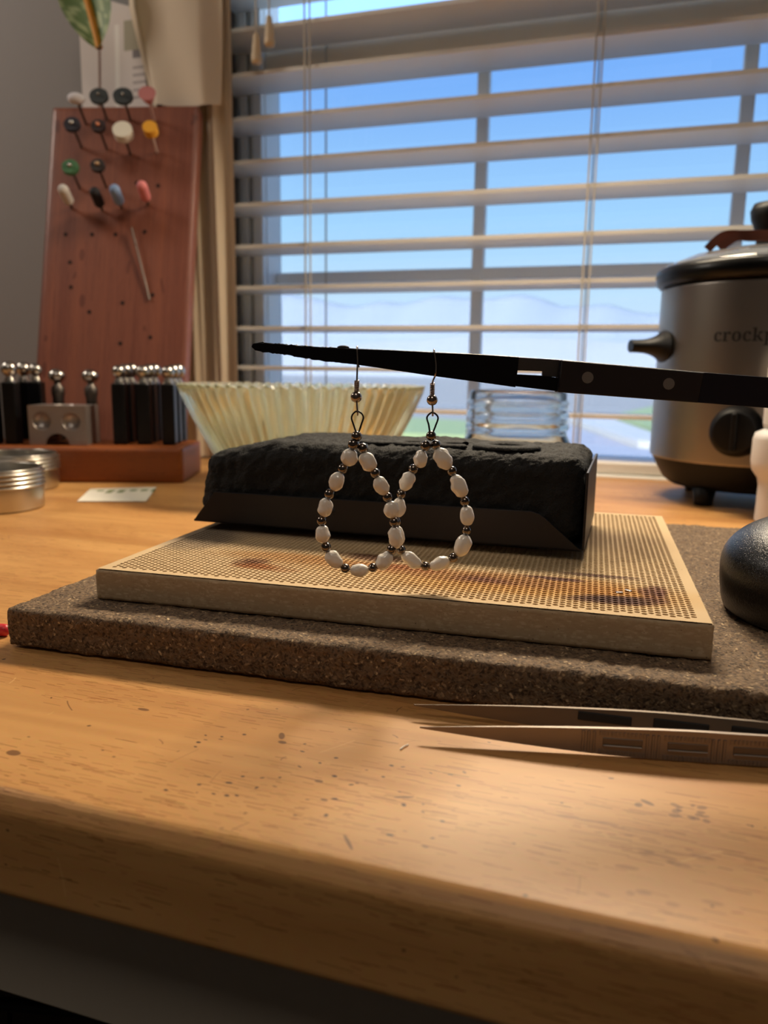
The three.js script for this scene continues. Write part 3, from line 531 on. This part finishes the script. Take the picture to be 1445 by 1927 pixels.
// ---------- threaded glass jar ----------
{
  const o = [[0.0001, 0.0005], [0.038, 0.0], [0.042, 0.002], [0.0445, 0.006], [0.0447, 0.028], [0.0443, 0.0345], [0.0425, 0.040], [0.0398, 0.0445], [0.0392, 0.048], [0.0412, 0.050], [0.0412, 0.0525], [0.0392, 0.0545], [0.0392, 0.058], [0.0408, 0.0597], [0.0408, 0.0615], [0.0392, 0.0635], [0.0392, 0.068], [0.0404, 0.0695], [0.0404, 0.0710], [0.039, 0.0725], [0.0386, 0.078], [0.0375, 0.0795], [0.0355, 0.079], [0.0352, 0.045], [0.041, 0.033], [0.041, 0.007], [0.038, 0.0045], [0.0001, 0.0045]];
  const m = part('glass_jar', lathe(o, 72), phys({ color: '#f1f4f5', roughness: 0.06, transmission: 1, thickness: 0.004, ior: 1.5, attenuationColor: new THREE.Color('#c4d2d6'), attenuationDistance: 0.03 }), scene, [-0.0865, 0.0002, -0.628]);
  tag(m, 'clear glass jar with screw-thread neck standing open in front of the blind', 'jar');
}
// ---------- slow cooker ----------
const font = await new FontLoader().loadAsync('fonts/droid/droid_serif_bold.typeface.json');
{
  const c = [0.0887, 0, -0.642], RR = 0.0722, t = thing('slow_cooker', 'small steel slow cooker with black base, rim and dial, on the bench', 'slow cooker', c);
  const brushed = mat('#918a83', 0.36, 1);
  part('steel_body', lathe([[0.0655, 0.030], [0.069, 0.031], [RR, 0.034], [RR, 0.155], [0.071, 0.1575], [0.067, 0.158]], 96), brushed, t);
  part('black_base', lathe([[0, 0.012], [0.056, 0.012], [0.0615, 0.016], [0.067, 0.0255], [0.0705, 0.0325], [0.0695, 0.0345], [0, 0.0345]], 72), blackPlastic, t);
  for (const a of [40, 130, 228, 318]) part('foot', lathe([[0, 0], [0.0065, 0], [0.0068, 0.003], [0.0085, 0.013], [0, 0.0135]], 20), blackPlastic, t, [Math.cos(a * R) * 0.052, 0.0002, Math.sin(a * R) * 0.052]);
  part('crock_rim', lathe([[0.060, 0.157], [0.0735, 0.1575], [0.0765, 0.1605], [0.0772, 0.165], [0.0762, 0.1695], [0.0735, 0.1715], [0.062, 0.1705]], 96), phys({ color: '#040406', roughness: 0.3, specularIntensity: 0.5 }), t);
  const lid = part('glass_lid', lathe([[0.0715, 0.1715], [0.070, 0.1735], [0.055, 0.1795], [0.03, 0.1845], [0.012, 0.186], [0.0001, 0.186], [0.0001, 0.1845], [0.03, 0.183], [0.055, 0.178], [0.069, 0.1722], [0.0715, 0.1715]], 72), phys({ color: '#c9cdd2', roughness: 0.08, transmission: 0.85, thickness: 0.003, ior: 1.5 }), t);
  part('lid_knob', lathe([[0.0001, 0.1855], [0.011, 0.1855], [0.0098, 0.190], [0.0105, 0.196], [0.0145, 0.205], [0.0155, 0.211], [0.0135, 0.216], [0.0001, 0.217]], 40), blackPlastic, lid);
  // side handles
  for (const s of [-1, 1]) {
    const g = new THREE.CylinderGeometry(0.0045, 0.0125, 0.024, 24, 8), p = g.attributes.position;
    for (let i = 0; i < p.count; i++) { const y = p.getY(i) / 0.024 + 0.5, k = 0.0047 + 0.0075 * Math.max(0, 1 - y) ** 3.2, r = Math.hypot(p.getX(i), p.getZ(i)) || 1; if (r > 0.001) { p.setX(i, (p.getX(i) / r) * k); p.setZ(i, (p.getZ(i) / r) * k * 1.6); } }
    g.computeVertexNormals(); g.rotateZ(-Math.PI / 2);
    const dir = s < 0 ? 196 * R : 16 * R; // both lie across the view
    part('handle', g, blackPlastic, t, [Math.cos(dir) * (RR + 0.0115), 0.1145, Math.sin(dir) * -(RR + 0.0115)], [0, dir, 0]);
  }
  // dial and lettering on the side that faces the room
  const face = 96.5 * R; // angle of the dial round the pot
  const dialA = Math.atan2(-0.5655 + 0.642, 0.0678 - 0.0887);
  const dg = lathe([[0, 0.012], [0.0125, 0.012], [0.0148, 0.0105], [0.0172, 0.003], [0.0176, 0], [0, 0]], 48).rotateX(Math.PI / 2);
  const dial = part('dial', dg, blackPlastic, t, [Math.cos(dialA) * RR, 0.0565, Math.sin(dialA) * RR], [0, Math.PI / 2 - dialA, 0]);
  part('dial_grip', rbox(0.004, 0.026, 0.006, 0.0015), blackPlastic, dial, [0, 0, 0.0125]);
  const tg = new TextGeometry('crockpot', { font, size: 0.0098, depth: 0.0004, curveSegments: 5, bevelEnabled: false }); tg.computeBoundingBox();
  const tw = tg.boundingBox.max.x, sc = 0.050 / tw, pp = tg.attributes.position, a0 = Math.atan2(-0.5709 + 0.642, 0.0445 - 0.0887) ;
  for (let i = 0; i < pp.count; i++) { const x = pp.getX(i) * sc, y = pp.getY(i), z = pp.getZ(i), a = a0 - x / RR, r = RR - 0.0001 + z; pp.setXYZ(i, Math.cos(a) * r, 0.1165 + y * 0.85, Math.sin(a) * r); }
  tg.computeVertexNormals();
  part('lettering', tg, mat('#1a1818', 0.5), t).userData.label = 'dark lettering reading crockpot';
}
{ // copper tongs on the lid
  const cu = mat('#8a5546', 0.4, 0.9);
  const t = thing('copper_tongs', 'bent brown copper tongs lying across the slow cooker lid', 'tongs', [0.0887, 0.186, -0.642]);
  const strip = (pts, w) => { const s = new THREE.CatmullRomCurve3(pts.map((p) => V(...p))); return new THREE.ExtrudeGeometry(shapeOf([[-0.0009, -w], [0.0009, -w], [0.0009, w], [-0.0009, w]]), { steps: 40, extrudePath: s, bevelEnabled: false }); };
  part('arm', strip([[-0.044, -0.0035, 0.022], [-0.039, 0.002, 0.022], [-0.033, 0.006, 0.021], [-0.02, 0.0064, 0.018], [0.02, 0.006, 0.012], [0.06, 0.005, 0.006]], 0.003), cu, t);
  part('arm', strip([[-0.036, -0.0035, 0.024], [-0.031, 0.001, 0.024], [-0.025, 0.0045, 0.023], [-0.015, 0.0045, 0.02], [0.02, 0.0045, 0.014], [0.06, 0.0045, 0.008]], 0.003), cu, t);
}
{ // white bottle, cut by the right edge of the photograph
  const t = thing('white_bottle', 'white plastic bottle with bulging collar at right, before the slow cooker', 'bottle', [0.0952, 0.0002, -0.543]);
  const wp = mat('#cfccca', 0.5);
  part('bottle_body', lathe([[0, 0], [0.0125, 0], [0.0138, 0.0015], [0.0135, 0.024], [0.0145, 0.029], [0.0182, 0.034], [0.0192, 0.040], [0.0192, 0.054], [0.018, 0.058], [0.0132, 0.0605], [0.0126, 0.062], [0, 0.062]], 40), wp, t);
  part('cap', lathe([[0, 0.0615], [0.0135, 0.0615], [0.0142, 0.064], [0.0142, 0.098], [0.012, 0.105], [0.006, 0.108], [0, 0.108]], 40), wp, t);
}

// ---------- wooden tray, steel doming block and punches ----------
const TF = [-0.3479, 0, -0.5511], TA = Math.atan2(0.337, 0.942); // front right corner and turn
const onTray = (x, back, y = 0) => [TF[0] + x * Math.cos(TA) - back * Math.sin(TA), y, TF[2] - x * Math.sin(TA) - back * Math.cos(TA)];
{
  const t = thing('punch_tray', 'low orange-brown wooden tray holding punches at the left of bench', 'tray', onTray(0, 0), TA);
  const w = boxUV(roughBox(0.235, 0.029, 0.076, 60, 8, 20, 0.0015, () => {}), 0.42, 0.3);
  part('tray_block', w, mat('#b07f52', 0.5, 0, { map: woodMap }), t, [-0.1175, 0.0147, -0.038]);
}
{
  const ev = new Evaluator(); ev.attributes = ['position', 'normal'];
  const W = 0.047, H = 0.0325;
  let b = new Brush(new THREE.BoxGeometry(W, H, 0.034)); b.updateMatrixWorld();
  const cut = (g, p) => { const c = new Brush(g); c.position.set(...p); c.updateMatrixWorld(); b = ev.evaluate(b, c, SUBTRACTION); b.updateMatrixWorld(); };
  cut(new THREE.SphereGeometry(0.0085, 28, 18), [-0.0125, 0.0035, 0.0205]);
  cut(new THREE.SphereGeometry(0.0085, 28, 18), [0.0115, 0.0035, 0.0205]);
  cut(new THREE.CylinderGeometry(0.0098, 0.0098, 0.06, 32).rotateX(Math.PI / 2), [-0.0005, -0.0165, 0]);
  cut(new THREE.SphereGeometry(0.012, 28, 18), [0, 0.0235, 0]);
  const p = onTray(-0.105, 0.031, 0.0294 + H / 2);
  const m = part('doming_block', b.geometry, mat('#b3aaa5', 0.42, 0.85), scene, p, [0, TA, 0]);
  tag(m, 'square steel doming block with round hollows on the wooden tray', 'block');
}
{
  // black-shanked punch with bright neck and ball; and a bigger bare steel one
  const make = (ball, big, label, group, p) => {
    const t = thing('doming_punch', label, 'punch', p, TA, group);
    if (!big) {
      part('shank', rbox(0.0112, 0.051, 0.0112, 0.0012), blackShank, t, [0, 0.0256, 0]);
      part('neck', lathe([[0.0044, 0.050], [0.0042, 0.053], [0.0024, 0.056], [0.0026, 0.058]], 20), steel, t);
      part('ball', new THREE.SphereGeometry(ball, 24, 16), steel, t, [0, 0.0555 + ball, 0]);
    } else {
      part('shank', lathe([[0, 0], [0.0048, 0], [0.0048, 0.038], [0.0056, 0.040], [0.0056, 0.046], [0.003, 0.049], [0.0028, 0.052]], 24), steelDull, t);
      part('ball', new THREE.SphereGeometry(ball, 28, 18).scale(1, 0.82, 1), steel, t, [0, 0.0505 + ball * 0.8, 0]);
    }
    return t;
  };
  const Y = 0.0294;
  make(0.0075, true, 'big-headed steel punch standing just right of the doming block', null, onTray(-0.0919, 0.062, Y));
  make(0.0075, true, 'big-headed steel punch standing behind the doming block, right of centre gap', null, onTray(-0.1208, 0.062, Y));
  make(0.0058, false, 'black punch just behind the left side of the doming block', null, onTray(-0.1375, 0.058, Y));
  const gl = 'punches at the left end of the tray', gr = 'punches at the right end of the tray';
  make(0.0064, false, 'black punch at tray left end, front of back pair, nearest the doming block', gl, onTray(-0.1545, 0.045, Y));
  make(0.0064, false, 'black punch at tray left end, rearmost beside the wooden board', gl, onTray(-0.1513, 0.066, Y));
  make(0.0064, false, 'black punch at tray left end, front row, just left of doming block', gl, onTray(-0.1445, 0.022, Y));
  make(0.0064, false, 'black punch at tray left end, front row, farthest left in view', gl, onTray(-0.1605, 0.022, Y));
  const rows = ['front', 'middle', 'back'], cols = ['left', 'middle', 'right'];
  for (let c = 0; c < 3; c++) for (let r = 0; r < 3; r++)
    make([0.0055, 0.0062, 0.0066][r], false, `black punch, ${rows[r]} row and ${cols[c]} column of the nine by the bowl`, gr, onTray([-0.0575, -0.0375, -0.0165][c], 0.030 + r * 0.0185, Y));
}

// ---------- bit holder with rotary bits ----------
const HO = V(-0.4640, 0.0075, -0.6030), HW = 0.1447, HH = 0.347, HD = 0.016;
const holderM = new THREE.Matrix4().makeRotationY(0.2246).multiply(new THREE.Matrix4().makeRotationX(-0.2468)).setPosition(HO);
{
  const redTex = canvasTex(1024, 1024, (x, W, H) => {
    x.fillStyle = '#86503f'; x.fillRect(0, 0, W, H);
    for (let i = 0; i < W; i += 2) { const t = nz(i * 0.012, 2.2, 0) * 0.5 + nz(i * 0.06, 7.2, 0) * 0.3; x.fillStyle = t > 0 ? `rgba(196,112,74,${t * 0.5})` : `rgba(70,24,22,${-t * 0.6})`; x.fillRect(i, 0, 2, H); }
    for (let k = 0; k < 3000; k++) { x.strokeStyle = `rgba(60,22,18,${rr(0.08, 0.35)})`; x.lineWidth = rr(0.6, 2); const a = rnd() * W, b = rnd() * H; x.beginPath(); x.moveTo(a, b); x.lineTo(a + rr(-2, 2), b + rr(10, 80)); x.stroke(); }
    for (let k = 0; k < 16; k++) { x.fillStyle = 'rgba(52,18,18,.3)'; x.beginPath(); x.ellipse(rnd() * W, rnd() * H, rr(8, 26), rr(6, 18), rnd() * 3, 0, 7); x.fill(); }
  });
  const t = thing('bit_holder', 'tall red-brown wooden board of rotary tool bits leaning on the wall', 'bit holder');
  t.applyMatrix4(holderM);
  const body = boxUV(roughBox(HW, HH, HD, 40, 90, 6, 0.0012, () => {}), 0.16, 0.36, 0.08, 0.18);
  part('holder_board', body, phys({ color: '#ffffff', map: redTex, roughness: 0.38 }), t, [0, HH / 2 - 0.0033, -HD / 2]);
  const hm = mat('#1a0c0c', 0.9);
  for (const [x, y] of [[-0.0428, 0.1657], [-0.0232, 0.1418], [0.0375, 0.1586], [0.0087, 0.1507], [-0.0513, 0.2172], [-0.0252, 0.2172], [-0.0019, 0.2172], [0.0264, 0.2198], [0.0375, 0.118], [0.0087, 0.112], [-0.0452, 0.19], [0.016, 0.2676], [0.037, 0.2648]]) part('dark_hole_disc', new THREE.CylinderGeometry(0.0018, 0.0018, 0.0006, 16).rotateX(Math.PI / 2), hm, t, [x, y, 0.0001]);  // holes are near-black discs on solid wood, their shade put into the colour
}
{
  const grp = 'rotary tool bits standing in the wooden board';
  const up = V(0, 0, 1), disc = (r, h) => new THREE.CylinderGeometry(r, r, h, 28).rotateX(Math.PI / 2);
  const bit = (label, hx, hy, len, head, color, opt = {}) => {
    const tip = V(hx, hy, len), base = V(hx - 0.0045 * (len / 0.03), hy - 0.0065 * (len / 0.03), 0.0004);
    const t = thing('rotary_bit', label, 'tool bit', [0, 0, 0], 0, grp);
    const d = tip.clone().sub(base), L = d.length(), q = new THREE.Quaternion().setFromUnitVectors(up, d.normalize());
    t.applyMatrix4(holderM.clone().multiply(new THREE.Matrix4().compose(base, q, V(1, 1, 1))));
    const sm = opt.shank ? mat(opt.shank, 0.35, 0.3) : steelDull;
    part('shank', at(new THREE.CylinderGeometry(0.0012, 0.0012, L, 12).rotateX(Math.PI / 2), 0, 0, L / 2), sm, t);
    const hm = mat(color, opt.rough ?? 0.7, opt.metal ?? 0);
    if (head === 'disc') { part('disc', at(disc(opt.r ?? 0.0085, opt.h ?? 0.0035), 0, 0, L - 0.002), hm, t); part('screw_head', new THREE.SphereGeometry(opt.sr ?? 0.0022, 16, 12).translate(0, 0, L + 0.001), opt.cap ?? steel, t); }
    if (head === 'wheel') part('brush_wheel', at(disc(opt.r ?? 0.0085, opt.h ?? 0.006), 0, 0, L - 0.002), hm, t);
    if (head === 'oval') part('stone', new THREE.SphereGeometry(1, 24, 16).scale(0.008, 0.005, 0.005).translate(0, 0, L), hm, t);
    if (head === 'cone') part('stone', at(new THREE.CylinderGeometry(0.008, 0.0035, 0.010, 24).rotateX(Math.PI / 2), 0, 0, L - 0.003), hm, t);
    if (head === 'bullet') part('polishing_tip', at(new THREE.CapsuleGeometry(0.0048, 0.0145, 8, 20).rotateX(Math.PI / 2), 0, 0, L - 0.0095), hm, t);
    return t;
  };
  bit('white oval bit, leftmost of the top row on the wooden board', -0.0333, 0.3334, 0.03, 'oval', '#d8d4da');
  bit('dark grey disc bit, second in the top row on the board', -0.0123, 0.3367, 0.03, 'disc', '#33383a', { h: 0.003, sr: 0.0012 });
  bit('dark grey disc bit, third in the top row on the board', 0.0108, 0.3363, 0.03, 'disc', '#2f3538', { h: 0.003, r: 0.009, sr: 0.0012 });
  bit('pink tapered stone bit, rightmost of the top row on the board', 0.0343, 0.336, 0.03, 'cone', '#b5706f', { shank: '#d8b8b4' });
  bit('dark disc with silver screw head, left of second row', -0.0363, 0.3097, 0.03, 'disc', '#23202c', { r: 0.0075 });
  bit('dark disc with copper-coloured screw head, second row of the board', -0.011, 0.3079, 0.03, 'disc', '#2c1d20', { r: 0.0065, cap: mat('#d08a6c', 0.3, 0.9) });
  bit('white fluffy bristle wheel bit in second row of the board', 0.0128, 0.3021, 0.03, 'wheel', '#dcd6c8', { r: 0.0088, h: 0.008, rough: 0.95 });
  bit('yellow wheel bit with pale shank at right of second row', 0.0386, 0.3043, 0.03, 'wheel', '#d99a26', { r: 0.0066, h: 0.008, shank: '#e0d0c8' });
  bit('green disc bit at the left of the third row', -0.0353, 0.2689, 0.03, 'disc', '#3f6b45', { r: 0.0075, h: 0.004 });
  bit('dark disc with tan screw head in third row of board', -0.0093, 0.2702, 0.03, 'disc', '#2a2120', { r: 0.0065, cap: mat('#b09070', 0.35, 0.8) });
  bit('white bullet-shaped polishing bit, leftmost of the fourth row', -0.0421, 0.2489, 0.028, 'bullet', '#cfcac6');
  bit('black bullet-shaped polishing bit, second of the fourth row', -0.0118, 0.2463, 0.028, 'bullet', '#15141c');
  bit('blue bullet-shaped polishing bit, third of the fourth row', 0.007, 0.2487, 0.028, 'bullet', '#7e99c4');
  bit('pink bullet-shaped polishing bit, rightmost of the fourth row', 0.0326, 0.252, 0.028, 'bullet', '#d87f80');
  const rod = thing('steel_rod', 'thin pale metal rod slanting against the wooden bit board', 'rod', [0, 0, 0]);
  rod.applyMatrix4(holderM);
  part('rod', tube([[0.0150, 0.222, 0.0040], [0.0352, 0.1535, 0.0012]], 0.0009, 4, 8), steelDull, rod);
}
// ---------- croton leaf on a stem, and printed card behind ----------
{
  const cardTex = canvasTex(256, 512, (x, W, H) => {
    x.fillStyle = '#d9cfca'; x.fillRect(0, 0, W, H);
    x.fillStyle = 'rgba(120,116,84,.55)'; x.fillRect(W * 0.56, H * 0.28, W * 0.3, H * 0.22); x.fillStyle = 'rgba(70,66,74,.6)'; x.fillRect(W * 0.66, H * 0.5, W * 0.3, H * 0.06);
    x.fillStyle = 'rgba(110,96,98,.45)'; for (let k = 0; k < 5; k++) x.fillRect(W * 0.66, H * (0.62 + k * 0.055), W * 0.24, H * 0.018);
    x.fillStyle = 'rgba(240,236,230,.8)'; x.fillRect(W * 0.45, H * 0.3, 14, H * 0.7);
  });
  const g = extrude(mm([[-43, -50], [43, -52], [20, 96], [-49, 120]]), 0.0012, 0);
  g.computeBoundingBox(); const p = g.attributes.position, uv = g.attributes.uv; for (let i = 0; i < p.count; i++) uv.setXY(i, (p.getX(i) + 0.05) / 0.1, (p.getY(i) + 0.008) / 0.13);
  const m = part('paper_card', g, mat('#ffffff', 0.8, 0, { map: cardTex }), scene, [-0.519, 0.352, -0.7285], [-0.05, 0, 0]);
  tag(m, 'pale printed paper card propped upright against the wall above bit board', 'card');
  const l = thing('variegated_leaf', 'green variegated leaf with yellow-orange midrib hanging tip down on thin stem', 'leaf', [-0.5143, 0.3425, -0.688]);
  const N = 26, pos = [], idx = [], colr = [], L = 0.085;
  for (let i = 0; i <= N; i++) for (let k = -6; k <= 6; k++) {
    const s = i / N, w = 0.029 * Math.sin(Math.PI * Math.min(1, s * 0.92 + 0.02)) ** 0.75, u = k / 6;
    pos.push(u * w + s * -0.018 + 0.001, 0.055 + s * L, -0.004 + 0.006 * u * u + 0.012 * s * s);
    const vein = Math.abs(u) < 0.2 ? 1 : 0, n = nz(u * 4 + 3, s * 9, 1.2);
    const c = n > 0.12 ? [0.46, 0.56, 0.28] : [0.13, 0.22, 0.06]; colr.push(...c);
  }
  for (let i = 0; i < N; i++) for (let k = 0; k < 12; k++) { const a = i * 13 + k, b = a + 1, c = a + 13, d = c + 1; idx.push(a, b, c, b, d, c); }
  const lg = new THREE.BufferGeometry(); lg.setAttribute('position', new THREE.Float32BufferAttribute(pos, 3)); lg.setAttribute('color', new THREE.Float32BufferAttribute(colr, 3)); lg.setIndex(idx); lg.computeVertexNormals();
  part('leaf_blade', lg, phys({ color: '#ffffff', vertexColors: true, roughness: 0.5, transmission: 0.3, thickness: 0, side: THREE.DoubleSide }), l);
  const mid = []; for (let i = 0; i <= 8; i++) { const s = i / 8; mid.push([s * -0.018 + 0.001, 0.055 + s * L, -0.003 + 0.012 * s * s]); }
  const mg = tube(mid, 0.0034, 24, 8); mg.scale(1, 1, 1); part('midrib', mg, mat('#d8921e', 0.5), l);
  part('stem', tube([[0, 0.0006, 0], [0.0006, 0.03, -0.002], [0.001, 0.057, -0.003]], 0.0013, 14, 8), mat('#a48a80', 0.6), l);
}

// ---------- tins and paper strip on the left ----------
{
  const tin = (label, p, r, h, group) => {
    const t = thing('screw_tin', label, 'tin', p, 0, group), al = mat('#c9c4ba', 0.3, 1);
    part('tin_body', lathe([[0, 0], [r - 0.002, 0], [r - 0.0006, 0.001], [r - 0.0004, h * 0.5], [r - 0.0012, h * 0.52], [r - 0.001, h - 0.001], [r - 0.0018, h], [r - 0.0026, h - 0.001], [r - 0.0026, 0.002], [0, 0.002]], 72), al, t);
    const rib = []; for (let k = 0; k < 4; k++) { const y = h * 0.53 + (k / 4) * h * 0.42; rib.push([r - 0.0008, y], [r + 0.0006, y + h * 0.03], [r + 0.0006, y + h * 0.06], [r - 0.0008, y + h * 0.09]); }
    part('thread_ring', lathe(rib, 72), al, t);
    part('dark_filling', lathe([[0, h * 0.72], [r - 0.003, h * 0.72], [r - 0.003, h * 0.7], [0, h * 0.7]], 48), mat('#3b3a38', 0.9), t);
  };
  tin('open aluminium screw tin with dark filling, nearest at the left edge', [-0.4015, 0.0002, -0.4064], 0.0315, 0.0275);
  tin('second open aluminium tin, behind the nearest tin at left', [-0.4526, 0.0002, -0.4812], 0.0315, 0.0275);
  const strip = canvasTex(256, 256, (x, W, H) => { x.fillStyle = '#efe9db'; x.fillRect(0, 0, W, H); x.fillStyle = 'rgba(96,112,52,.75)'; for (let k = 0; k < 6; k++) x.fillRect(W * (0.26 + k * 0.1), H * rr(0.06, 0.14), W * 0.06, H * rr(0.1, 0.26)); x.fillStyle = 'rgba(120,130,80,.4)'; x.fillRect(W * 0.1, H * 0.03, W * 0.8, H * 0.05); });
  const g = extrude([[-0.3662, 0.444], [-0.3223, 0.462], [-0.3542, 0.5227], [-0.3943, 0.4938]], 0.0004).rotateX(-Math.PI / 2), p = g.attributes.position, uv = g.attributes.uv;
  for (let i = 0; i < p.count; i++) { const dx = p.getX(i) + 0.3662, dz = -(p.getZ(i) + 0.444), u = dx * 0.92 + dz * 0.38, w = dz * 0.86 - dx * 0.5; uv.setXY(i, 0.25 + u / 0.08, 0.1 + w / 0.06); }
  const m = part('paper_strip', g, mat('#ffffff', 0.8, 0, { map: strip }), scene, [0, 0.0004, 0]);
  tag(m, 'small white printed paper slip with green marks lying before the tray', 'paper');
}

// ---------- unseen lamps, out of view, placed to light bench, front faces and left wall ----------
{
  const t = thing('unseen_bench_lamp', 'unseen flat warm lamp, placed above the view to light the bench', 'lamp', [-0.06, 0.45, -0.65]);  // out of view, lights the bench from behind and above
  const w = 0.22, d = 0.09, tilt = 1.0;
  const head = part('lamp_head', rbox(w + 0.02, 0.018, d + 0.02, 0.004), whitePaint, t, [0, 0.011, 0], [-tilt, 0, 0]);
  part('lamp_diffuser', new THREE.BoxGeometry(w, 0.002, d), mat('#fff0d8', 0.6, 0, { emissive: new THREE.Color(1, 0.83, 0.60), emissiveIntensity: 2 }), head, [0, -0.0095, 0]);
  part('lamp_arm', tube([[0, 0.02, 0.0], [0, 0.10, 0.05], [0, 0.5, 0.03], [0, 1.16, 0.0]], 0.006, 30), whitePaint, t);
  part('lamp_bracket', rbox(0.08, 0.012, 0.08, 0.002), whitePaint, t, [0, 1.1635, 0]);
  const l = new THREE.RectAreaLight(new THREE.Color(1, 0.83, 0.60), UNSEEN_BENCH_LAMP, w, d);
  l.position.set(0, -0.0135, 0); l.rotation.x = -Math.PI / 2; head.add(l);
}
{
  const t = thing('unseen_ceiling_lamp', 'unseen square ceiling lamp behind the viewer, placed to brighten front faces', 'lamp', [0.1, CEIL, 0.7]);  // out of view behind the camera, brightens front faces and the window wall
  const f = part('lamp_frame', rbox(0.5, 0.03, 0.5, 0.005), whitePaint, t, [0, -0.0155, 0]);
  part('lamp_diffuser', new THREE.BoxGeometry(0.46, 0.004, 0.46), mat('#fff4e4', 0.6, 0, { emissive: new THREE.Color(1, 0.88, 0.74), emissiveIntensity: 1 }), f, [0, -0.017, 0]);
  const l = new THREE.RectAreaLight(new THREE.Color(1, 0.88, 0.74), UNSEEN_ROOM_LAMP, 0.46, 0.46); l.position.set(0, -0.04, 0); l.rotation.x = -Math.PI / 2; t.add(l);
}

{
  const t = thing('unseen_wall_lamp', 'unseen small shaded lamp, out of view, placed to light the left wall', 'lamp', [-1.05, 0.72, -0.30]);  // out of view, lights the card, curtain and bit holder from the left
  const w = 0.2, q = new THREE.Object3D(); q.position.set(-1.05, 0.72, -0.30); q.up.set(0, 1, 0); q.lookAt(-0.48, 0.30, -0.70);
  const g = new THREE.Group(); g.name = 'lamp_shade_head'; g.quaternion.copy(q.quaternion); t.add(g); // +z looks at the bit holder
  const shade = part('lamp_shade', rbox(w + 0.02, w + 0.02, 0.03, 0.006), whitePaint, g, [0, 0, -0.018]);
  part('lamp_diffuser', new THREE.BoxGeometry(w, w, 0.003), mat('#fff0dc', 0.6, 0, { emissive: new THREE.Color(1, 0.9, 0.78), emissiveIntensity: 1.5 }), g, [0, 0, -0.0015]);
  part('lamp_arm', tube([[0, 0, -0.02], [-0.2, 0.02, 0.0], [-0.64, 0.02, 0.0]], 0.008, 16), whitePaint, t);
  const l = new THREE.RectAreaLight(new THREE.Color(1, 0.9, 0.78), UNSEEN_SIDE_LAMP, w, w); l.position.set(0, 0, 0.004); l.rotation.y = Math.PI; g.add(l);
}

renderer.render(scene, camera);
